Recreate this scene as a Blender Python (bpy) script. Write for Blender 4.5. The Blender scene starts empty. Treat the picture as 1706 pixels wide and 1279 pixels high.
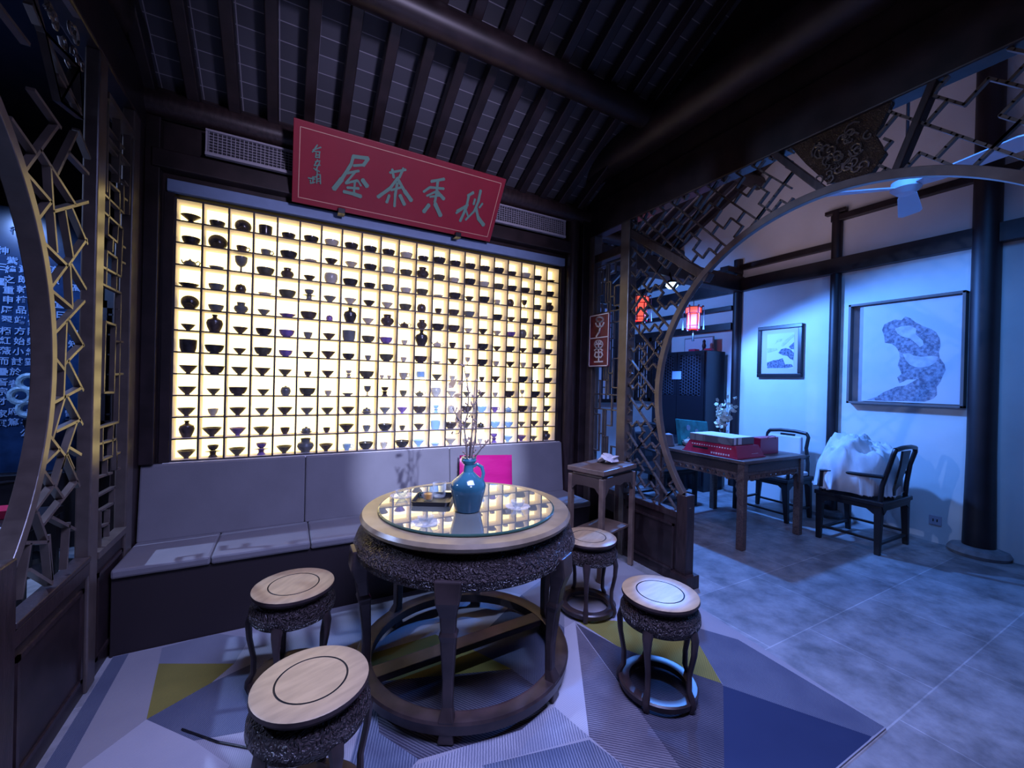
import bpy, bmesh, math, random
from mathutils import Vector, Matrix, Euler
random.seed(7)
C = bpy.context.scene.collection
SC = bpy.context.scene
PI = math.pi
def R(d): return math.radians(d)

# ------------------------------------------------------------ camera
F_PX, YAW, PITCH, ROLL = 688.4, 0.49775, -0.00262, 0.02491
fw = Vector((math.sin(YAW)*math.cos(PITCH), math.cos(YAW)*math.cos(PITCH), math.sin(PITCH)))
r0 = Vector((math.cos(YAW), -math.sin(YAW), 0)); u0 = r0.cross(fw)
rr = r0*math.cos(ROLL)+u0*math.sin(ROLL); uu = -r0*math.sin(ROLL)+u0*math.cos(ROLL)
cam_d = bpy.data.cameras.new('camera'); cam = bpy.data.objects.new('camera', cam_d); C.objects.link(cam)
m = Matrix((rr, uu, -fw)).transposed().to_4x4(); m.translation = Vector((0, 0, 1.38))
cam.matrix_world = m
cam_d.sensor_fit = 'HORIZONTAL'; cam_d.sensor_width = 36; cam_d.lens = 36*F_PX/1706
cam_d.clip_start = 0.02
SC.camera = cam

# ------------------------------------------------------------ world, exposure, lights
SC.view_settings.view_transform = 'Standard'; SC.view_settings.look = 'None'
SC.view_settings.gamma = 1; SC.view_settings.use_curve_mapping = False
SC.view_settings.exposure = 0.0
w = bpy.data.worlds.new('night'); SC.world = w; w.use_nodes = True
w.node_tree.nodes['Background'].inputs[0].default_value = (0.10, 0.11, 0.25, 1)
w.node_tree.nodes['Background'].inputs[1].default_value = 0.12

def aim(o, tgt):
    d = Vector(tgt)-o.location
    o.rotation_euler = d.to_track_quat('-Z', 'Y').to_euler()
def light(name, kind, loc, tgt, power, col, **kw):
    l = bpy.data.lights.new(name, kind); l.energy = power; l.color = col
    for k, v in kw.items(): setattr(l, k, v)
    o = bpy.data.objects.new(name, l); C.objects.link(o); o.location = loc
    if tgt: aim(o, tgt)
    return o
# side-room spotlight under the tie beam
light('side_room_spotlight', 'SPOT', (3.87, 3.25, 2.46), (4.15, 2.2, 0.3), 490, (0.075, 0.27, 1.0), spot_size=R(148), spot_blend=0.25, shadow_soft_size=0.05)
# lamp in the neighbouring room on the left
light('left_room_lamp', 'SPOT', (-2.51, 2.9, 2.68), (-0.2, 2.1, 0.3), 420, (0.38, 0.52, 1.0), spot_size=R(100), spot_blend=0.4, shadow_soft_size=0.035)
light('stele_fill', 'SPOT', (-2.35, 3.1, 2.85), (-1.95, 4.6, 1.25), 190, (0.20, 0.38, 1.0), spot_size=R(74), spot_blend=0.6, shadow_soft_size=0.06)  # added spot, only there to brighten the inscribed stone
light('back_room_fill', 'SPOT', (3.5, 4.2, 2.6), (5.2, 4.7, 1.3), 110, (0.09, 0.28, 1.0), spot_size=R(140), spot_blend=0.4, shadow_soft_size=0.05)  # added spot, lifts the blue wall behind the tie beam
# ceiling spot above the viewer washing the bench back
light('ceiling_spot', 'SPOT', (0.66, -0.25, 2.15), (1.10, 3.1, 0.74), 850, (0.50, 0.58, 1.0), spot_size=R(24), spot_blend=0.5, shadow_soft_size=0.02)
# fill lights added to brighten the main room, no fixtures
light('main_room_fill', 'AREA', (0.9, 0.6, 3.0), (0.9, 1.6, 0), 75, (0.40, 0.44, 1.0), shape='RECTANGLE', size=1.6, size_y=1.0, spread=R(115))  # added soft ambient fill from above
light('signboard_fill', 'SPOT', (0.9, -0.7, 2.3), (0.75, 3.0, 2.62), 320, (0.64, 0.58, 1.0), spot_size=R(46), spot_blend=0.8, shadow_soft_size=0.15)  # added spot behind the viewer, lifts signboard and vent
light('main_ceiling_fill', 'POINT', (0.7, 0.3, 2.3), None, 3.5, (0.50, 0.48, 0.85), shadow_soft_size=0.25)  # added weak fill that lifts the dark ceiling
light('side_wall_fill', 'AREA', (3.5, 0.9, 3.1), (5.3, 1.8, 0.9), 12, (0.06, 0.28, 1.0), shape='RECTANGLE', size=1.0, size_y=1.0, spread=R(85))  # added blue wash for the lower side-room wall
light('side_room_uplight', 'AREA', (3.9, 2.6, 2.9), (4.2, 2.6, 5.0), 9, (0.75, 0.56, 0.68), shape='RECTANGLE', size=1.2, size_y=1.8)

# ------------------------------------------------------------ materials
def mat(name, col, rough=0.5, metal=0.0, spec=0.5, noise=0.0, nscale=20, bump=0.0, bscale=60, emit=None, estr=0, trans=0, alpha=1, coat=0, stretch=None, col2=None):
    m = bpy.data.materials.new(name); m.use_nodes = True
    nt = m.node_tree; b = nt.nodes['Principled BSDF']
    b.inputs['Base Color'].default_value = (*col, 1); b.inputs['Roughness'].default_value = rough
    b.inputs['Metallic'].default_value = metal; b.inputs['Specular IOR Level'].default_value = spec
    b.inputs['Transmission Weight'].default_value = trans; b.inputs['Alpha'].default_value = alpha
    b.inputs['Coat Weight'].default_value = coat
    if emit: b.inputs['Emission Color'].default_value = (*emit, 1); b.inputs['Emission Strength'].default_value = estr
    if noise or col2 or bump:
        tc = nt.nodes.new('ShaderNodeTexCoord'); mp = nt.nodes.new('ShaderNodeMapping')
        nt.links.new(tc.outputs['Object'], mp.inputs[0])
        if stretch: mp.inputs['Scale'].default_value = stretch
    if noise or col2:
        n = nt.nodes.new('ShaderNodeTexNoise'); n.inputs['Scale'].default_value = nscale; n.inputs['Detail'].default_value = 5
        nt.links.new(mp.outputs[0], n.inputs['Vector'])
        cr = nt.nodes.new('ShaderNodeValToRGB'); nt.links.new(n.outputs[0], cr.inputs[0])
        c2 = col2 or tuple(min(1, c*(1+noise)) for c in col); c1 = col if col2 else tuple(c*(1-noise) for c in col)
        cr.color_ramp.elements[0].position = 0.35; cr.color_ramp.elements[1].position = 0.65
        cr.color_ramp.elements[0].color = (*c1, 1); cr.color_ramp.elements[1].color = (*c2, 1)
        nt.links.new(cr.outputs[0], b.inputs['Base Color'])
    if bump:
        n2 = nt.nodes.new('ShaderNodeTexNoise'); n2.inputs['Scale'].default_value = bscale; n2.inputs['Detail'].default_value = 3
        nt.links.new(mp.outputs[0], n2.inputs['Vector'])
        bp = nt.nodes.new('ShaderNodeBump'); bp.inputs['Strength'].default_value = bump; bp.inputs['Distance'].default_value = 0.01
        nt.links.new(n2.outputs[0], bp.inputs['Height']); nt.links.new(bp.outputs[0], b.inputs['Normal'])
    return m
def carved(name, col, scale=38, rough=0.3):
    m = mat(name, col, rough); nt = m.node_tree; b = nt.nodes['Principled BSDF']
    tc = nt.nodes.new('ShaderNodeTexCoord'); v = nt.nodes.new('ShaderNodeTexVoronoi'); v.inputs['Scale'].default_value = scale
    n = nt.nodes.new('ShaderNodeTexNoise'); n.inputs['Scale'].default_value = scale*0.7
    mx = nt.nodes.new('ShaderNodeMixRGB'); mx.inputs[0].default_value = 0.25
    nt.links.new(tc.outputs['Object'], n.inputs[0]); nt.links.new(tc.outputs['Object'], mx.inputs[1]); nt.links.new(n.outputs[1], mx.inputs[2])
    nt.links.new(mx.outputs[0], v.inputs['Vector'])
    w_ = nt.nodes.new('ShaderNodeMath'); w_.operation = 'SINE'; ml = nt.nodes.new('ShaderNodeMath'); ml.operation = 'MULTIPLY'; ml.inputs[1].default_value = 7
    nt.links.new(v.outputs['Distance'], ml.inputs[0]); nt.links.new(ml.outputs[0], w_.inputs[0])
    bp = nt.nodes.new('ShaderNodeBump'); bp.inputs['Strength'].default_value = 1.0; bp.inputs['Distance'].default_value = 0.016
    nt.links.new(w_.outputs[0], bp.inputs['Height']); nt.links.new(bp.outputs[0], b.inputs['Normal'])
    return m
M = {}
M['wood'] = mat('dark_wood', (0.030, 0.018, 0.018), 0.38, noise=0.35, nscale=9, bump=0.1, bscale=40, stretch=(6, 6, 1))
M['wood_deep'] = mat('deep_wood', (0.020, 0.012, 0.013), 0.42, noise=0.4, nscale=8)
M['column'] = mat('column_lacquer', (0.016, 0.008, 0.010), 0.5, noise=0.3, nscale=5)
M['lattice'] = mat('lattice_wood', (0.085, 0.064, 0.054), 0.30, noise=0.2, nscale=14, spec=0.8)
M['rosewood'] = mat('rosewood', (0.034, 0.022, 0.022), 0.36, noise=0.4, nscale=12)
M['rosecarve'] = carved('carved_rosewood', (0.060, 0.044, 0.044), 30, 0.25)
M['stooltop'] = mat('stool_top_wood', (0.38, 0.27, 0.15), 0.40, noise=0.12, nscale=9, spec=0.5, stretch=(1, 5, 1))
M['brownwood'] = mat('brown_table_wood', (0.11, 0.068, 0.055), 0.45, noise=0.3, nscale=10, stretch=(1, 8, 8))
M['browncarve'] = carved('brown_carved_wood', (0.12, 0.078, 0.06), 45, 0.45)
M['standwood'] = mat('stand_wood', (0.15, 0.10, 0.075), 0.4, noise=0.25, nscale=12)
M['standcarve'] = carved('stand_carved_wood', (0.15, 0.10, 0.075), 60, 0.45)
M['blackwood'] = mat('black_chair_wood', (0.010, 0.008, 0.010), 0.35)
M['groove'] = mat('groove', (0.008, 0.006, 0.006), 0.6)
M['plaster'] = mat('white_plaster', (0.66, 0.64, 0.62), 0.85, noise=0.05, nscale=2.2, bump=0.08, bscale=12)
M['header'] = mat('pale_header', (0.18, 0.26, 0.42), 0.6, noise=0.04)
M['shelfwood'] = mat('shelf_edge', (0.030, 0.022, 0.028), 0.6)
M['cellwhite'] = mat('cream_cell_paint', (0.80, 0.72, 0.68), 0.6)
M['panel'] = mat('lit_panel', (0.9, 0.8, 0.6), 0.6, emit=(1.0, 0.81, 0.345), estr=2.6)
M['cushion'] = mat('bench_fabric', (0.185, 0.172, 0.18), 0.8, noise=0.06, nscale=5, bump=0.15, bscale=400)
M['benchfront'] = mat('bench_front', (0.022, 0.014, 0.016), 0.6)
M['pink'] = mat('magenta_satin', (0.48, 0.010, 0.15), 0.32, bump=0.6, bscale=9, stretch=(1, 1, 3))
M['red'] = mat('red_lacquer', (0.26, 0.014, 0.028), 0.4, noise=0.08, nscale=3)
M['maroon'] = mat('maroon_board', (0.13, 0.012, 0.022), 0.5, noise=0.4, nscale=16)
M['redbox'] = mat('red_card', (0.38, 0.010, 0.050), 0.4)
M['gold'] = mat('gold_line', (0.62, 0.36, 0.26), 0.4)
M['green'] = mat('pale_green_paint', (0.13, 0.25, 0.19), 0.5)
M['white'] = mat('white_paint', (0.75, 0.73, 0.72), 0.5)
M['vent'] = mat('vent_metal', (0.35, 0.33, 0.37), 0.45)
M['ventdark'] = mat('vent_dark', (0.02, 0.02, 0.03), 0.7)
M['vase'] = mat('blue_glaze', (0.018, 0.070, 0.105), 0.12, noise=0.25, nscale=6, coat=0.6)
M['branch'] = mat('branch_bark', (0.035, 0.022, 0.022), 0.7)
M['bud'] = mat('bud', (0.09, 0.05, 0.04), 0.6)
M['leafdry'] = mat('dry_leaf', (0.16, 0.10, 0.05), 0.6)
M['trayblack'] = mat('black_tray', (0.012, 0.012, 0.014), 0.3)
def glass(name, col, rough=0.02):
    m = bpy.data.materials.new(name); m.use_nodes = True; nt = m.node_tree
    b = nt.nodes['Principled BSDF']; out = nt.nodes['Material Output']
    b.inputs['Base Color'].default_value = (0.9, 0.92, 0.92, 1); b.inputs['Roughness'].default_value = 0.05; b.inputs['Specular IOR Level'].default_value = 0.8
    tr = nt.nodes.new('ShaderNodeBsdfTransparent'); tr.inputs[0].default_value = (*col, 1)
    fr = nt.nodes.new('ShaderNodeLayerWeight'); fr.inputs[0].default_value = 0.12
    mx = nt.nodes.new('ShaderNodeMixShader'); nt.links.new(fr.outputs['Facing'], mx.inputs[0]); nt.links.new(tr.outputs[0], mx.inputs[1]); nt.links.new(b.outputs[0], mx.inputs[2]); nt.links.new(mx.outputs[0], out.inputs[0])
    return m
M['glass'] = glass('clear_glass', (0.93, 0.95, 0.95))
M['tea'] = mat('amber_tea', (0.55, 0.22, 0.03), 0.1)
M['tabletopglass'] = mat('table_glass', (0.17, 0.175, 0.14), 0.015, spec=1.0, coat=1.0)
M['tabletopglass'].node_tree.nodes['Principled BSDF'].inputs['IOR'].default_value = 2.0
M['tabletopglass'].node_tree.nodes['Principled BSDF'].inputs['Coat IOR'].default_value = 1.9
M['glassrim'] = mat('green_glass_rim', (0.03, 0.075, 0.055), 0.1)
M['tablerim'] = mat('table_rim_wood', (0.22, 0.165, 0.10), 0.3, noise=0.2, nscale=10, spec=0.6)
M['grey_carton'] = mat('grey_carton', (0.16, 0.15, 0.16), 0.6)
M['white_carton'] = mat('white_carton', (0.75, 0.75, 0.78), 0.5)
M['teal'] = mat('teal_paper', (0.02, 0.35, 0.36), 0.4, noise=0.25, nscale=14)
M['cloth'] = mat('white_cloth', (0.62, 0.60, 0.62), 0.85, noise=0.06, nscale=10)
M['seatwhite'] = mat('white_seat_fabric', (0.6, 0.57, 0.6), 0.8)
M['flower'] = mat('white_blossom', (0.72, 0.68, 0.55), 0.7)
M['lampred'] = mat('lantern_red_silk', (0.9, 0.10, 0.04), 0.6, emit=(1.0, 0.12, 0.09), estr=1.2)
M['lampframe'] = mat('lantern_frame', (0.30, 0.02, 0.03), 0.4)
M['bulb'] = mat('lamp_glow', (1, 1, 1), 0.5, emit=(0.45, 0.75, 1.0), estr=14)
M['stonebase'] = mat('column_stone', (0.20, 0.20, 0.21), 0.7, noise=0.2, nscale=15, bump=0.2)
M['paper'] = mat('art_paper', (0.58, 0.55, 0.60), 0.7)
M['matboard'] = mat('mat_board', (0.50, 0.42, 0.44), 0.7)
M['ink'] = mat('ink_wash', (0.12, 0.12, 0.17), 0.8, nscale=42, col2=(0.36, 0.35, 0.43))
M['inkpale'] = mat('pale_ink_wash', (0.40, 0.39, 0.46), 0.8, nscale=18, col2=(0.56, 0.54, 0.60))
M['inkdark'] = mat('dark_ink', (0.045, 0.05, 0.09), 0.8, nscale=55, col2=(0.22, 0.22, 0.29))
M['frameoak'] = mat('grey_oak_frame', (0.16, 0.125, 0.12), 0.5)
M['frameinner'] = mat('frame_inside', (0.36, 0.31, 0.33), 0.6)
M['fan'] = mat('white_fan', (0.62, 0.65, 0.78), 0.5)
M['stele'] = mat('black_polished_stone', (0.020, 0.050, 0.115), 0.16, noise=0.35, nscale=7, coat=0.3)
M['steletext'] = mat('engraved_white', (0.36, 0.50, 0.72), 0.7)
M['reflection'] = mat('pale_reflection', (0.38, 0.55, 0.62), 0.35, noise=0.3, nscale=25, bump=0.6, bscale=35)
M['socket'] = mat('socket_plastic', (0.42, 0.38, 0.45), 0.5)
M['cabinet'] = mat('black_cabinet', (0.007, 0.007, 0.011), 0.35)
M['cabinetlat'] = mat('cabinet_lattice', (0.035, 0.036, 0.050), 0.35)
M['tag'] = mat('paper_tag', (0.25, 0.33, 0.55), 0.7)
M['windowglow'] = mat('evening_window', (0.10, 0.15, 0.3), 0.2, emit=(0.10, 0.18, 0.5), estr=0.5)
M['glaze_d'] = mat('dark_glaze', (0.030, 0.028, 0.030), 0.18, noise=0.4, nscale=30)
M['glaze_b'] = mat('brown_glaze', (0.060, 0.045, 0.040), 0.22, noise=0.4, nscale=30)
M['glaze_o'] = mat('olive_glaze', (0.085, 0.080, 0.055), 0.2, noise=0.3, nscale=25)
M['glaze_l'] = mat('pale_celadon', (0.42, 0.40, 0.33), 0.2, noise=0.15, nscale=20)
M['glaze_g'] = mat('grey_glaze', (0.13, 0.14, 0.14), 0.2, noise=0.2, nscale=20)
M['glaze_u'] = mat('sky_blue_glaze', (0.30, 0.52, 0.70), 0.2)
M['glaze_p'] = mat('violet_glaze', (0.16, 0.10, 0.30), 0.2, noise=0.3, nscale=30)
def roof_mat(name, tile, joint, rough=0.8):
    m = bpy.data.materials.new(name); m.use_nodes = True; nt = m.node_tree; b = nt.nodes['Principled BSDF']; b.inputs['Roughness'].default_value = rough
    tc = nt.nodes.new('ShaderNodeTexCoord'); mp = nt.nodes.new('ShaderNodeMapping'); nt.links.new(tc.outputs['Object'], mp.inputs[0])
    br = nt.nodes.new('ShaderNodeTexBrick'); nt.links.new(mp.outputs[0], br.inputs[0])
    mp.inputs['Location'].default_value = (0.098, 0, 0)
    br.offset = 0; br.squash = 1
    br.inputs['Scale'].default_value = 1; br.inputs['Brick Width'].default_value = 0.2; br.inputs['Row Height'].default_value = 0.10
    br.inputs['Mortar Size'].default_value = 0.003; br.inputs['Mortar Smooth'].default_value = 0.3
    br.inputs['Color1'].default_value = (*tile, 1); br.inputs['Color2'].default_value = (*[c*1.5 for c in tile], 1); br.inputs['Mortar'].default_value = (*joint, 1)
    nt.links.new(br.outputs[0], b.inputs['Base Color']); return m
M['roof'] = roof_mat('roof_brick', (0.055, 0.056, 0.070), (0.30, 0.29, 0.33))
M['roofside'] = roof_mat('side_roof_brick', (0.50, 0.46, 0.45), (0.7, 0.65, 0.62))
def floor_mat():
    m = bpy.data.materials.new('grey_flagstone'); m.use_nodes = True; nt = m.node_tree; b = nt.nodes['Principled BSDF']
    tc = nt.nodes.new('ShaderNodeTexCoord'); mp = nt.nodes.new('ShaderNodeMapping'); nt.links.new(tc.outputs['Object'], mp.inputs[0]); mp.inputs['Location'].default_value = (0.01, 0.325, 0)
    br = nt.nodes.new('ShaderNodeTexBrick'); nt.links.new(mp.outputs[0], br.inputs[0]); br.offset = 0.5; br.inputs['Scale'].default_value = 1
    br.inputs['Brick Width'].default_value = 0.77; br.inputs['Row Height'].default_value = 0.53; br.inputs['Mortar Size'].default_value = 0.004; br.inputs['Mortar Smooth'].default_value = 0.4
    br.inputs['Color1'].default_value = (0.19, 0.19, 0.20, 1); br.inputs['Color2'].default_value = (0.28, 0.28, 0.29, 1); br.inputs['Mortar'].default_value = (0.34, 0.34, 0.35, 1)
    n = nt.nodes.new('ShaderNodeTexNoise'); n.inputs['Scale'].default_value = 5; n.inputs['Detail'].default_value = 8; n.inputs['Roughness'].default_value = 0.65; nt.links.new(tc.outputs['Object'], n.inputs[0])
    cr = nt.nodes.new('ShaderNodeValToRGB'); cr.color_ramp.elements[0].position = 0.33; cr.color_ramp.elements[1].position = 0.62
    cr.color_ramp.elements[0].color = (0.5, 0.5, 0.5, 1); cr.color_ramp.elements[1].color = (1.25, 1.25, 1.25, 1); nt.links.new(n.outputs[0], cr.inputs[0])
    mx = nt.nodes.new('ShaderNodeMixRGB'); mx.blend_type = 'MULTIPLY'; mx.inputs[0].default_value = 1; nt.links.new(br.outputs[0], mx.inputs[1]); nt.links.new(cr.outputs[0], mx.inputs[2])
    nt.links.new(mx.outputs[0], b.inputs['Base Color']); b.inputs['Roughness'].default_value = 0.42
    bp = nt.nodes.new('ShaderNodeBump'); bp.inputs['Strength'].default_value = 0.25; bp.inputs['Distance'].default_value = 0.01
    nt.links.new(n.outputs[0], bp.inputs['Height']); nt.links.new(bp.outputs[0], b.inputs['Normal'])
    return m
M['stone'] = floor_mat()
def carpet_mat(name, c1, c2, ang, scale=42, mode='WAVE'):
    m = bpy.data.materials.new(name); m.use_nodes = True; nt = m.node_tree; b = nt.nodes['Principled BSDF']; b.inputs['Roughness'].default_value = 0.9; b.inputs['Specular IOR Level'].default_value = 0.15
    tc = nt.nodes.new('ShaderNodeTexCoord'); mp = nt.nodes.new('ShaderNodeMapping'); nt.links.new(tc.outputs['Object'], mp.inputs[0]); mp.inputs['Rotation'].default_value = (0, 0, R(ang))
    wv = nt.nodes.new('ShaderNodeTexWave'); wv.inputs['Scale'].default_value = scale; wv.inputs['Distortion'].default_value = 1.2; wv.inputs['Detail Scale'].default_value = 3
    nt.links.new(mp.outputs[0], wv.inputs[0])
    n = nt.nodes.new('ShaderNodeTexNoise'); n.inputs['Scale'].default_value = 5; nt.links.new(tc.outputs['Object'], n.inputs[0])
    ad = nt.nodes.new('ShaderNodeMath'); ad.operation = 'MULTIPLY'; nt.links.new(wv.outputs[1], ad.inputs[0]); nt.links.new(n.outputs[0], ad.inputs[1])
    cr = nt.nodes.new('ShaderNodeValToRGB'); cr.color_ramp.elements[0].position = 0.1; cr.color_ramp.elements[1].position = 0.5
    cr.color_ramp.elements[0].color = (*c1, 1); cr.color_ramp.elements[1].color = (*c2, 1); nt.links.new(ad.outputs[0], cr.inputs[0]); nt.links.new(cr.outputs[0], b.inputs['Base Color'])
    return m
CM = [carpet_mat('carpet_lavender', (0.25, 0.25, 0.28), (0.32, 0.31, 0.34), 10),
      carpet_mat('carpet_navy', (0.020, 0.030, 0.075), (0.025, 0.036, 0.085), 0),
      carpet_mat('carpet_slate', (0.065, 0.075, 0.12), (0.13, 0.145, 0.19), 30),
      carpet_mat('carpet_olive', (0.15, 0.135, 0.035), (0.25, 0.22, 0.055), 60),
      carpet_mat('carpet_charcoal_stripe', (0.030, 0.030, 0.048), (0.10, 0.095, 0.12), -35, 30),
      carpet_mat('carpet_mauve_stripe', (0.065, 0.060, 0.085), (0.19, 0.175, 0.20), -50, 30),
      carpet_mat('carpet_pale', (0.33, 0.33, 0.37), (0.40, 0.39, 0.42), 80),
      carpet_mat('carpet_blue_stripe', (0.06, 0.075, 0.12), (0.17, 0.185, 0.24), 20, 30),
      carpet_mat('carpet_silver_stripe', (0.15, 0.16, 0.21), (0.34, 0.34, 0.38), 25, 30),
      carpet_mat('carpet_grey', (0.16, 0.17, 0.21), (0.22, 0.23, 0.26), 50),
      carpet_mat('carpet_greige', (0.24, 0.23, 0.25), (0.30, 0.29, 0.30), 50)]

# ------------------------------------------------------------ mesh builder
class MB:
    def __init__(s): s.v = []; s.f = []; s.sm = []; s.mi = []; s.cur = 0
    def add(s, vs, fs, smooth=False):
        o = len(s.v); s.v += [tuple(v) for v in vs]
        for f in fs: s.f.append([o+i for i in f]); s.sm.append(smooth); s.mi.append(s.cur)
        return s
    def box(s, x0, x1, y0, y1, z0, z1):
        vs = [(x, y, z) for z in (z0, z1) for y in (y0, y1) for x in (x0, x1)]
        return s.add(vs, [(0, 2, 3, 1), (4, 5, 7, 6), (0, 1, 5, 4), (2, 6, 7, 3), (0, 4, 6, 2), (1, 3, 7, 5)])
    def bar(s, p, q, w, d, side=(0, 0, 1), ext=0):
        # box from p to q: w across (in plane), d along "side"
        p = Vector(p); q = Vector(q); t = (q-p)
        if t.length < 1e-6: return s
        t.normalize(); p = p-t*ext; q = q+t*ext
        n = Vector(side); n = n-t*n.dot(t)
        if n.length < 1e-4: n = Vector((1, 0, 0))-t*t.x
        n.normalize(); b = t.cross(n)
        vs = []
        for c in (p, q):
            for a, e in ((-1, -1), (1, -1), (1, 1), (-1, 1)): vs.append(c+b*(a*w/2)+n*(e*d/2))
        return s.add(vs, [(0, 3, 2, 1), (4, 5, 6, 7), (0, 1, 5, 4), (1, 2, 6, 5), (2, 3, 7, 6), (3, 0, 4, 7)])
    def tube(s, pts, rad, n=10, cap=True, flat=1.0):
        pts = [Vector(p) for p in pts]; k = len(pts)
        rad = rad if isinstance(rad, (list, tuple)) else [rad]*k
        prev = None; vs = []
        for i, p in enumerate(pts):
            t = (pts[min(i+1, k-1)]-pts[max(i-1, 0)]).normalized()
            if prev is None: a = Vector((0, 0, 1)) if abs(t.z) < 0.9 else Vector((1, 0, 0))
            else: a = prev
            a = (a-t*a.dot(t)).normalized(); prev = a; b = t.cross(a)
            for j in range(n):
                an = 2*PI*j/n; vs.append(p+a*(math.cos(an)*rad[i])+b*(math.sin(an)*rad[i]*flat))
        fs = [(i*n+j, i*n+(j+1) % n, (i+1)*n+(j+1) % n, (i+1)*n+j) for i in range(k-1) for j in range(n)]
        s.add(vs, fs, True)
        if cap:
            s.add([vs[j] for j in range(n)], [tuple(range(n-1, -1, -1))]); s.add([vs[(k-1)*n+j] for j in range(n)], [tuple(range(n))])
        return s
    def lathe(s, prof, n=24, c=(0, 0, 0), tilt=None, smooth=True, cap=True):
        vs = []
        for r, z in prof:
            for j in range(n):
                a = 2*PI*j/n; v = Vector((r*math.cos(a), r*math.sin(a), z))
                if tilt: v = tilt @ v
                vs.append(v+Vector(c))
        fs = [(i*n+j, i*n+(j+1) % n, (i+1)*n+(j+1) % n, (i+1)*n+j) for i in range(len(prof)-1) for j in range(n)]
        s.add(vs, fs, smooth)
        if not cap or prof[0] == prof[-1]: return s
        for idx, rev in ((0, True), (len(prof)-1, False)):
            if prof[idx][0] > 1e-5: s.add(vs[idx*n:(idx+1)*n], [tuple(range(n-1, -1, -1)) if rev else tuple(range(n))])
        return s
    def prism(s, poly, fn, d0, d1):
        # poly 2-D points, fn(u,v,d) -> 3-D
        n = len(poly); vs = [fn(u, v, d0) for u, v in poly]+[fn(u, v, d1) for u, v in poly]
        return s.add(vs, [tuple(range(n-1, -1, -1)), tuple(range(n, 2*n))]+[(i, (i+1) % n, n+(i+1) % n, n+i) for i in range(n)])
    def build(s, name, m, parent=None, bevel=0, world=False, fix=True):
        me = bpy.data.meshes.new(name)
        off = Vector((0, 0, 0))
        if world and parent is not None:
            off = parent.location.copy()
            if parent.parent is not None: off += parent.parent.location
        me.from_pydata([Vector(v)-off for v in s.v], [], s.f)
        for i, p in enumerate(me.polygons): p.use_smooth = s.sm[i]; p.material_index = s.mi[i]
        for x in (m if isinstance(m, list) else [m]): me.materials.append(x)
        if fix:
            bm = bmesh.new(); bm.from_mesh(me)
            if any(s.sm): bmesh.ops.remove_doubles(bm, verts=bm.verts, dist=1e-6)
            bmesh.ops.recalc_face_normals(bm, faces=bm.faces)
            for e in bm.edges:
                if len(e.link_faces) == 2 and e.calc_face_angle(0) > 0.6: e.smooth = False
            bm.to_mesh(me); bm.free()
        me.update()
        o = bpy.data.objects.new(name, me); C.objects.link(o)
        if parent is not None: o.parent = parent
        if bevel:
            b = o.modifiers.new('bevel', 'BEVEL'); b.width = bevel; b.segments = 2; b.limit_method = 'ANGLE'; b.angle_limit = R(40)
        return o
def tag(o, label=None, cat=None, group=None, kind=None):
    if label: o['label'] = label
    if cat: o['category'] = cat
    if group: o['group'] = group
    if kind: o['kind'] = kind
    return o
def thing(name, label, cat, loc=(0, 0, 0), rz=0, group=None):
    o = bpy.data.objects.new(name, None); C.objects.link(o); o.location = loc; o.rotation_euler = (0, 0, rz); o.empty_display_size = 0.05
    return tag(o, label, cat, group)
TRIM = [0]
def trim(mb, m, bevel=0.004, label=None):
    TRIM[0] += 1
    o = mb.build('trim_%d' % TRIM[0], m, None, bevel); return tag(o, label, None, None, 'structure')
def struct(name, mb, m, bevel=0, label=None):
    return tag(mb.build(name, m, None, bevel), label, None, None, 'structure')
def copy_tree(o, parent=None):
    c = o.copy(); C.objects.link(c)
    if parent is not None: c.parent = parent
    for ch in o.children: copy_tree(ch, c)
    return c
ICE=[[1.811,2.132,1.945,2.096],[1.976,2.118,1.886,2.008],[2.088,2.257,1.976,2.118],[1.886,2.008,2.054,1.975],[2.054,1.975,1.963,1.878],[1.976,2.118,2.236,2.034],[2.044,2.091,2.071,1.948],[2.076,1.95,2.352,2.085],[2.141,2.161,2.095,2.091],[2.24,2.311,2.141,2.161],[2.173,2.205,2.352,2.202],[2.212,2.009,2.354,1.913],[2.346,1.929,2.193,1.787],[2.155,1.983,2.227,1.828],[2.071,1.948,2.103,1.812],[1.988,1.824,2.182,1.782],[2.211,1.797,2.35,1.725],[2.182,1.782,2.058,1.67],[2.205,1.785,2.231,1.637],[2.053,1.67,2.231,1.629],[2.258,2.331,2.363,2.271],[2.339,1.672,2.09,1.513],[2.203,1.58,2.341,1.489],[2.186,1.57,2.176,1.291],[2.335,1.491,2.188,1.414],[2.099,1.432,2.172,1.39],[2.205,1.423,2.344,1.305],[2.323,1.315,2.096,1.266],[2.188,1.288,2.102,1.141],[2.206,1.285,2.345,1.165],[2.323,1.185,2.127,1.161],[2.291,1.176,2.172,1.015],[2.076,1.152,2.199,1.058],[2.152,1.09,2.06,1.059],[2.233,1.085,2.338,1.041],[2.21,1.067,2.275,0.995],[2.199,1.056,2.136,0.962],[2.217,1.053,2.331,0.912],[2.046,1.03,2.189,0.902],[2.31,0.937,2.049,0.843],[2.115,0.962,1.999,0.91],[2.009,0.895,2.082,0.772],[1.941,0.817,2.072,0.773],[2.109,0.85,2.3,0.745],[2.248,0.787,2.232,0.616],[2.092,0.79,2.12,0.62],[1.968,0.803,1.923,0.644],[1.971,0.716,2.121,0.604],[2.082,0.772,2.12,0.614],[1.724,2.418,1.896,2.415],[2.087,2.437,2.263,2.416],[1.934,2.291,2.109,2.264],[1.909,2.547,1.958,2.524],[2.142,2.757,2.391,2.778]]
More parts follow.
